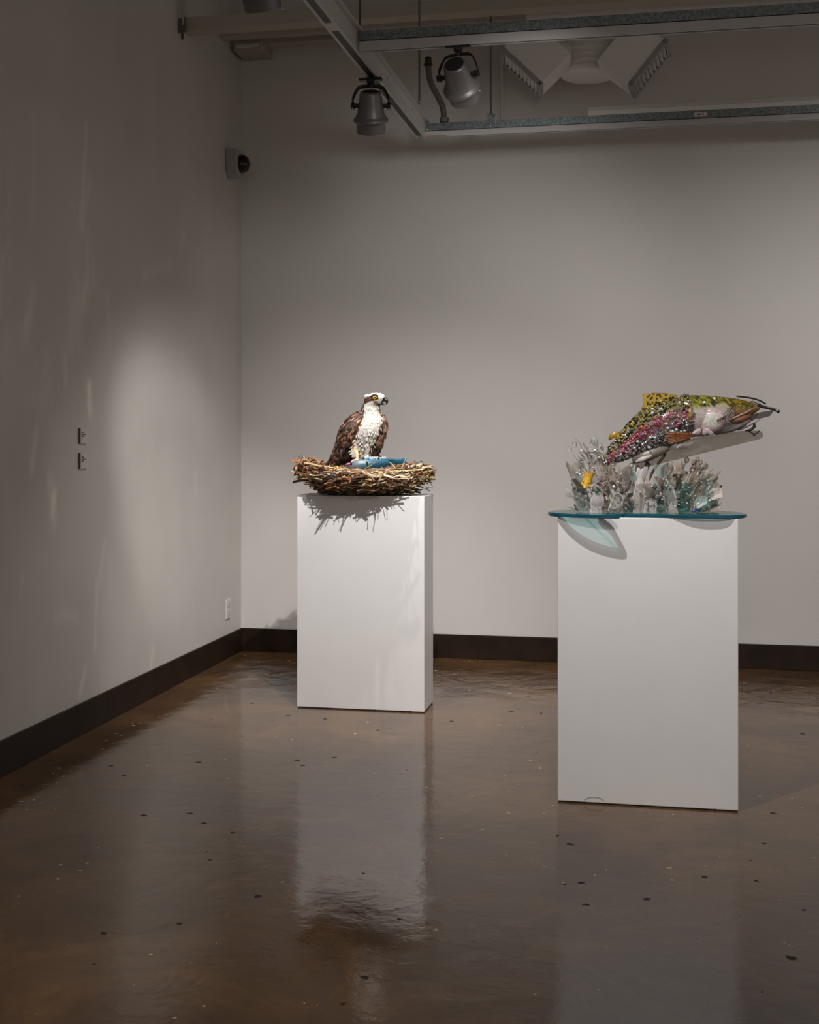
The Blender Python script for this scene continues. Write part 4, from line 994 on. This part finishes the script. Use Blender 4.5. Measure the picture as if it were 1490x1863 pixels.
def f_shard(seed):
    def fn(b):
        r = random.Random(seed); a = r.uniform(.5, 1.3); top = []; pts = []
        nn = 4
        for i in range(nn+1):
            v = i/nn; wid = (.34+.16*math.sin(v*3))*(1 if i < nn else .25)*r.uniform(.75, 1.15); off = r.uniform(-.08, .08)
            for j in range(4): q = (j/3-.5)*2; pts.append(Vector((q*wid+off, -math.cos(q*a)*.35+.35, v)))
        m = len(pts)
        b.add(pts+[p+Vector((0, .03, 0)) for p in pts], [(i*4+j, i*4+j+1, (i+1)*4+j+1, (i+1)*4+j) for i in range(nn) for j in range(3)]+[(m+i*4+j+1, m+i*4+j, m+(i+1)*4+j, m+(i+1)*4+j+1) for i in range(nn) for j in range(3)])
    return fn
def f_spoon(b):
    b.loft([(0, .0, 0), (0, .03, .3), (0, 0, .58), (0, -.04, .66), (0, -.06, .78), (0, -.03, .92), (0, .02, 1)], [(.05, .03), (.045, .03), (.05, .03), (.12, .04), (.17, .045), (.13, .04), (.02, .02)], 10, side=(1, 0, 0))
def f_fork(b):
    b.loft([(0, 0, 0), (0, .02, .4), (0, 0, .62), (0, 0, .72)], [(.05, .03), (.045, .03), (.10, .03), (.13, .03)], 8, side=(1, 0, 0))
    for q in (-.1, -.033, .033, .1): b.loft([(q, 0, .7), (q*1.1, .03, .86), (q*1.1, .06, 1)], [.026, .022, .01], 5)
def f_rod(b): b.loft([(0, 0, 0), (.05, .02, .35), (-.02, .05, .7), (.06, 0, 1)], [.05, .045, .04, .03], 6)
def f_knob(b):
    b.loft([(0, 0, 0), (.03, 0, .4), (0, 0, .8)], [.03, .03, .025], 6); b.ball((0, 0, .88), .13, sub=1)
def f_curl(b): b.loft([(.3*math.cos(q*.5), .3*math.sin(q*.5), q/10) for q in range(11)], (.16, .02), 6, side=(0, 0, 1))
def f_cup(b):
    nn = 12; vs = []
    for r, h in ((.22, 0), (.30, .5), (.34, 1), (.31, 1), (.27, .5), (.19, .04)):
        for j in range(nn): q = 2*math.pi*j/nn; vs.append((r*math.cos(q), r*math.sin(q), h))
    b.add(vs, [(i*nn+j, i*nn+(j+1) % nn, (i+1)*nn+(j+1) % nn, (i+1)*nn+j) for i in range(5) for j in range(nn)])
def f_flower(b):
    for k in range(5): q = k*1.2566; b.ball((.2*math.cos(q), 0, .75+.2*math.sin(q)), .13, sub=0, sc=(1, .5, 1))
    b.loft([(0, 0, 0), (0, 0, .6)], .035, 6)
PC = [('shard', shared_piece('shard', f_shard(k))) for k in range(5)]+[('spoon', shared_piece('spoon', f_spoon)), ('fork', shared_piece('fork', f_fork)), ('rod', shared_piece('rod', f_rod)),
      ('knobbed_pin', shared_piece('knobbed_pin', f_knob)), ('curl', shared_piece('curl', f_curl)), ('cup', shared_piece('cup', f_cup)), ('flower', shared_piece('flower', f_flower))]
PI_ = {n: [m for q, m in PC if q == n] for n, _ in PC}
def piece(kind, base, d, L, m, twist=None, wide=1):
    me = rs.choice(PI_[kind]); o = bpy.data.objects.new(kind, me); o.rotation_mode = 'QUATERNION'
    o.rotation_quaternion = Vector(d).to_track_quat('Z', 'Y') @ Quaternion((0, 0, 1), rs.uniform(0, 6.28) if twist is None else twist)
    o.location = base-SP.location; o.scale = (L*wide, L*wide, L); link(o, SP)
    o.material_slots[0].link = 'OBJECT'; o.material_slots[0].material = m
    mx = Matrix.LocRotScale(o.location, o.rotation_quaternion, o.scale)
    low = min((mx @ v.co).z for v in me.vertices)
    if low < .001: o.location.z += .001-low
    return o
TOP = [(1036, 868), (1044, 812), (1062, 808), (1078, 800), (1098, 818), (1115, 838), (1140, 852), (1160, 858), (1178, 868), (1195, 862), (1212, 852), (1240, 852), (1262, 846), (1278, 848), (1292, 862), (1308, 868)]
def sdir(x, y, w_): 
    v = Vector(((x-1172)*.75+rs.gauss(0, 22), -(970-y)*1.0, w_*.7+rs.gauss(0, 14)))
    a = FT(x, y, w_); return (FT(x+v.x*.3, y+v.y*.3, w_+v.z*.3)-a).normalized()
def pick(x, y):
    if x > 1196 and y > 884: return rs.choices((0, 2, 3, 4, 1), (3, 3, 3, 4, 2))[0]
    if x > 1215: return rs.choices((0, 1, 2, 3), (3, 2, 5, 1))[0]
    if x < 1095: return rs.choices((0, 1, 2, 3, 5), (5, 3, 2, 1.5, 1.5))[0]
    return rs.choices((0, 1, 2, 3, 4, 5), (3, 3, 4.5, 1, .7, 1.4))[0]
cnt = 0
for k in range(176):
    x = rs.uniform(1046, 1302); tp = seglist(TOP, x); y = tp+18+(935-tp-18)*rs.random()**.8
    lo, hi = seglist([(800, 1040), (880, 1042), (935, 1056)], y), seglist([(800, 1300), (870, 1304), (900, 1293), (935, 1288)], y)
    x = min(max(x, lo), hi); w_ = rs.uniform(-46, 48)*(1-.25*abs(x-1172)/130)
    d = sdir(x, y, w_); L = rs.uniform(15, 30)*KT
    b0 = FT(x, y, w_)
    if b0.z < H2+T+.003: b0.z = H2+T+.003
    kind = rs.choices(('shard', 'spoon', 'rod', 'curl', 'cup', 'fork', 'flower'), (9, 4, 3, 2, 1.6, 1.5, 1.2))[0]
    if b0.z < H2+T+.03 and d.z < .3: d.z = .5; d.normalize()
    piece(kind, b0, d, L, CLR[pick(x, y)], wide=rs.uniform(.8, 1.3))
# tall pieces that make the silhouette: tip x,y and kind
for x, y, kind, L, m in ((1036, 858, 'shard', 24, 1), (1040, 868, 'spoon', 26, 0), (1043, 803, 'knobbed_pin', 40, 0), (1048, 797, 'rod', 36, 1), (1060, 806, 'rod', 34, 2), (1063, 812, 'knobbed_pin', 30, 0), (1078, 794, 'spoon', 44, 3), (1076, 801, 'knobbed_pin', 40, 0),
    (1090, 806, 'knobbed_pin', 40, 0), (1094, 812, 'knobbed_pin', 32, 2), (1084, 822, 'rod', 40, 3), (1056, 822, 'fork', 34, 0), (1034, 812, 'knobbed_pin', 36, 0), (1104, 826, 'shard', 28, 1), (1148, 842, 'knobbed_pin', 40, 5), (1166, 852, 'flower', 40, 5), (1160, 846, 'spoon', 40, 5),
    (1212, 842, 'shard', 34, 3), (1220, 838, 'spoon', 40, 0), (1237, 852, 'spoon', 44, 2), (1251, 832, 'knobbed_pin', 44, 2), (1243, 842, 'fork', 40, 2), (1272, 834, 'flower', 42, 2), (1266, 840, 'flower', 38, 2), (1262, 846, 'spoon', 38, 2), (1288, 848, 'fork', 34, 2), (1296, 852, 'rod', 30, 2), (1311, 857, 'spoon', 40, 2), (1306, 868, 'spoon', 34, 2), (1309, 881, 'shard', 26, 2), (1317, 897, 'rod', 34, 1), (1312, 906, 'rod', 26, 1), (1296, 872, 'shard', 30, 2), (1300, 890, 'shard', 26, 3)):
    bx = 1172+(x-1172)*.80; w_ = rs.uniform(-25, 25); tip = FT(x, y, w_); base = FT(bx, min(932, y+L*1.1), w_*.6); d = (tip-base).normalized()
    piece(kind, tip-d*L*KT*1.0, d, L*KT, CLR[m], wide=.8)
# larger bottle fragments at the foot
def bottle(x0, y0, w0, x1, y1, rx, m, name='bottle_fragment', a0=.2, a1=2.9, jg=.11):
    b = MB(); A, B = FT(x0, y0, w0), FT(x1+rs.uniform(-7, 7), y1, w0+rs.uniform(-10, 10)); nn = 10; vs = []
    A.z = max(A.z, H2+T+.001)
    d = (B-A); L = 5
    for i in range(L):
        rr_ = rx*KT*(.86+.16*math.sin(i*1.9+x0))
        for j in range(nn):
            q = a0+(a1-a0)*j/(nn-1); jag = jg*rs.random() if i == L-1 else 0
            vs.append(A+d*(i/(L-1)+jag*3)+RT*(rr_*math.cos(q))-FW*(rr_*math.sin(q)*.8))
    m0 = len(vs); vs += [v+FW*.0015 for v in vs]
    b.add(vs, [(i*nn+j, i*nn+j+1, (i+1)*nn+j+1, (i+1)*nn+j) for i in range(L-1) for j in range(nn-1)]+[(m0+i*nn+j+1, m0+i*nn+j, m0+(i+1)*nn+j, m0+(i+1)*nn+j+1) for i in range(L-1) for j in range(nn-1)])
    return b.build(name, m, SP, smooth=True, fix=False)
for args in ((1066, 935, 20, 1058, 892, 17, CLR[3]), (1084, 936, 26, 1080, 900, 14, CLR[5]), (1098, 936, 20, 1096, 890, 13, CLR[2]), (1118, 937, 30, 1114, 905, 13, CLR[0]), (1142, 937, 24, 1144, 905, 12, CLR[4]), (1160, 937, 34, 1162, 880, 12, CLR[1]), (1182, 936, 30, 1180, 880, 14, CLR[5]),
             (1206, 936, 24, 1206, 892, 11, CLR[4]), (1222, 936, 30, 1222, 896, 14, CLR[0]), (1244, 936, 16, 1250, 886, 18, CLR[4]), (1262, 935, 24, 1266, 896, 14, CLR[2]), (1280, 934, 10, 1286, 880, 14, CLR[3]), (1056, 896, -10, 1046, 850, 14, CLR[1]), (1086, 880, -6, 1082, 835, 14, CLR[1]), (1110, 890, 10, 1112, 850, 16, CLR[2]), (1130, 895, 16, 1134, 858, 16, CLR[2]), (1200, 888, 14, 1202, 852, 13, CLR[3]), (1228, 890, 10, 1234, 850, 16, CLR[2]), (1262, 884, 6, 1270, 850, 16, CLR[2]), (1164, 880, 22, 1164, 855, 11, CLR[5])):
    bottle(*args)
o = bottle(1062, 888, 40, 1068, 861, 11, AMB, 'amber_fragment', jg=.03); o['label'] = 'amber yellow fragment with dark specks'
for x, y, m in ((1270, 927, (.02, .07, .40)), (1262, 930, (.03, .10, .30)), (1244, 928, (.02, .22, .26)), (1086, 894, (.02, .16, .10)), (1290, 880, (.3, .26, .2))):
    mb = MB(); mb.ball(FT(x, y, 40), 3.4*KT, sub=1, sc=(1.2, .8, .8)); mb.build('bright_bead', mat('bright_bead_glass', m, .08, coat=.7), SP, smooth=True)
mb = MB(); mb.loft([FT(1061, 824, 20), FT(1075, 823, 22), FT(1090, 823, 20), FT(1098, 828, 16), FT(1102, 846, 10)], .8*KT, 6); mb.build('wire', BD['smoke'], SP, smooth=True)
mb = MB()
for k in range(330):
    x = rs.uniform(1046, 1300); tp = seglist(TOP, x)+4; y = tp+(930-tp)*rs.random(); lo, hi = seglist([(800, 1040), (880, 1042), (935, 1056)], y), seglist([(800, 1300), (870, 1304), (900, 1293), (935, 1288)], y)
    mb.ball(FT(min(max(x, lo), hi), y, rs.uniform(0, 54)), rs.uniform(.9, 2.3)*KT, sub=rs.choice((0, 1)), m=rs.choices((0, 1, 2, 3), (5, 3, 2, 2))[0])
mb.build('glitter_beads', [gloss, BD['crystal'], BD['smoke'], mat('painted_glint_bead', (.92, .90, .87), .1, coat=.5)], SP, smooth=True, kind='stuff', fix=False)  # the white beads imitate bright specular glints by their colour
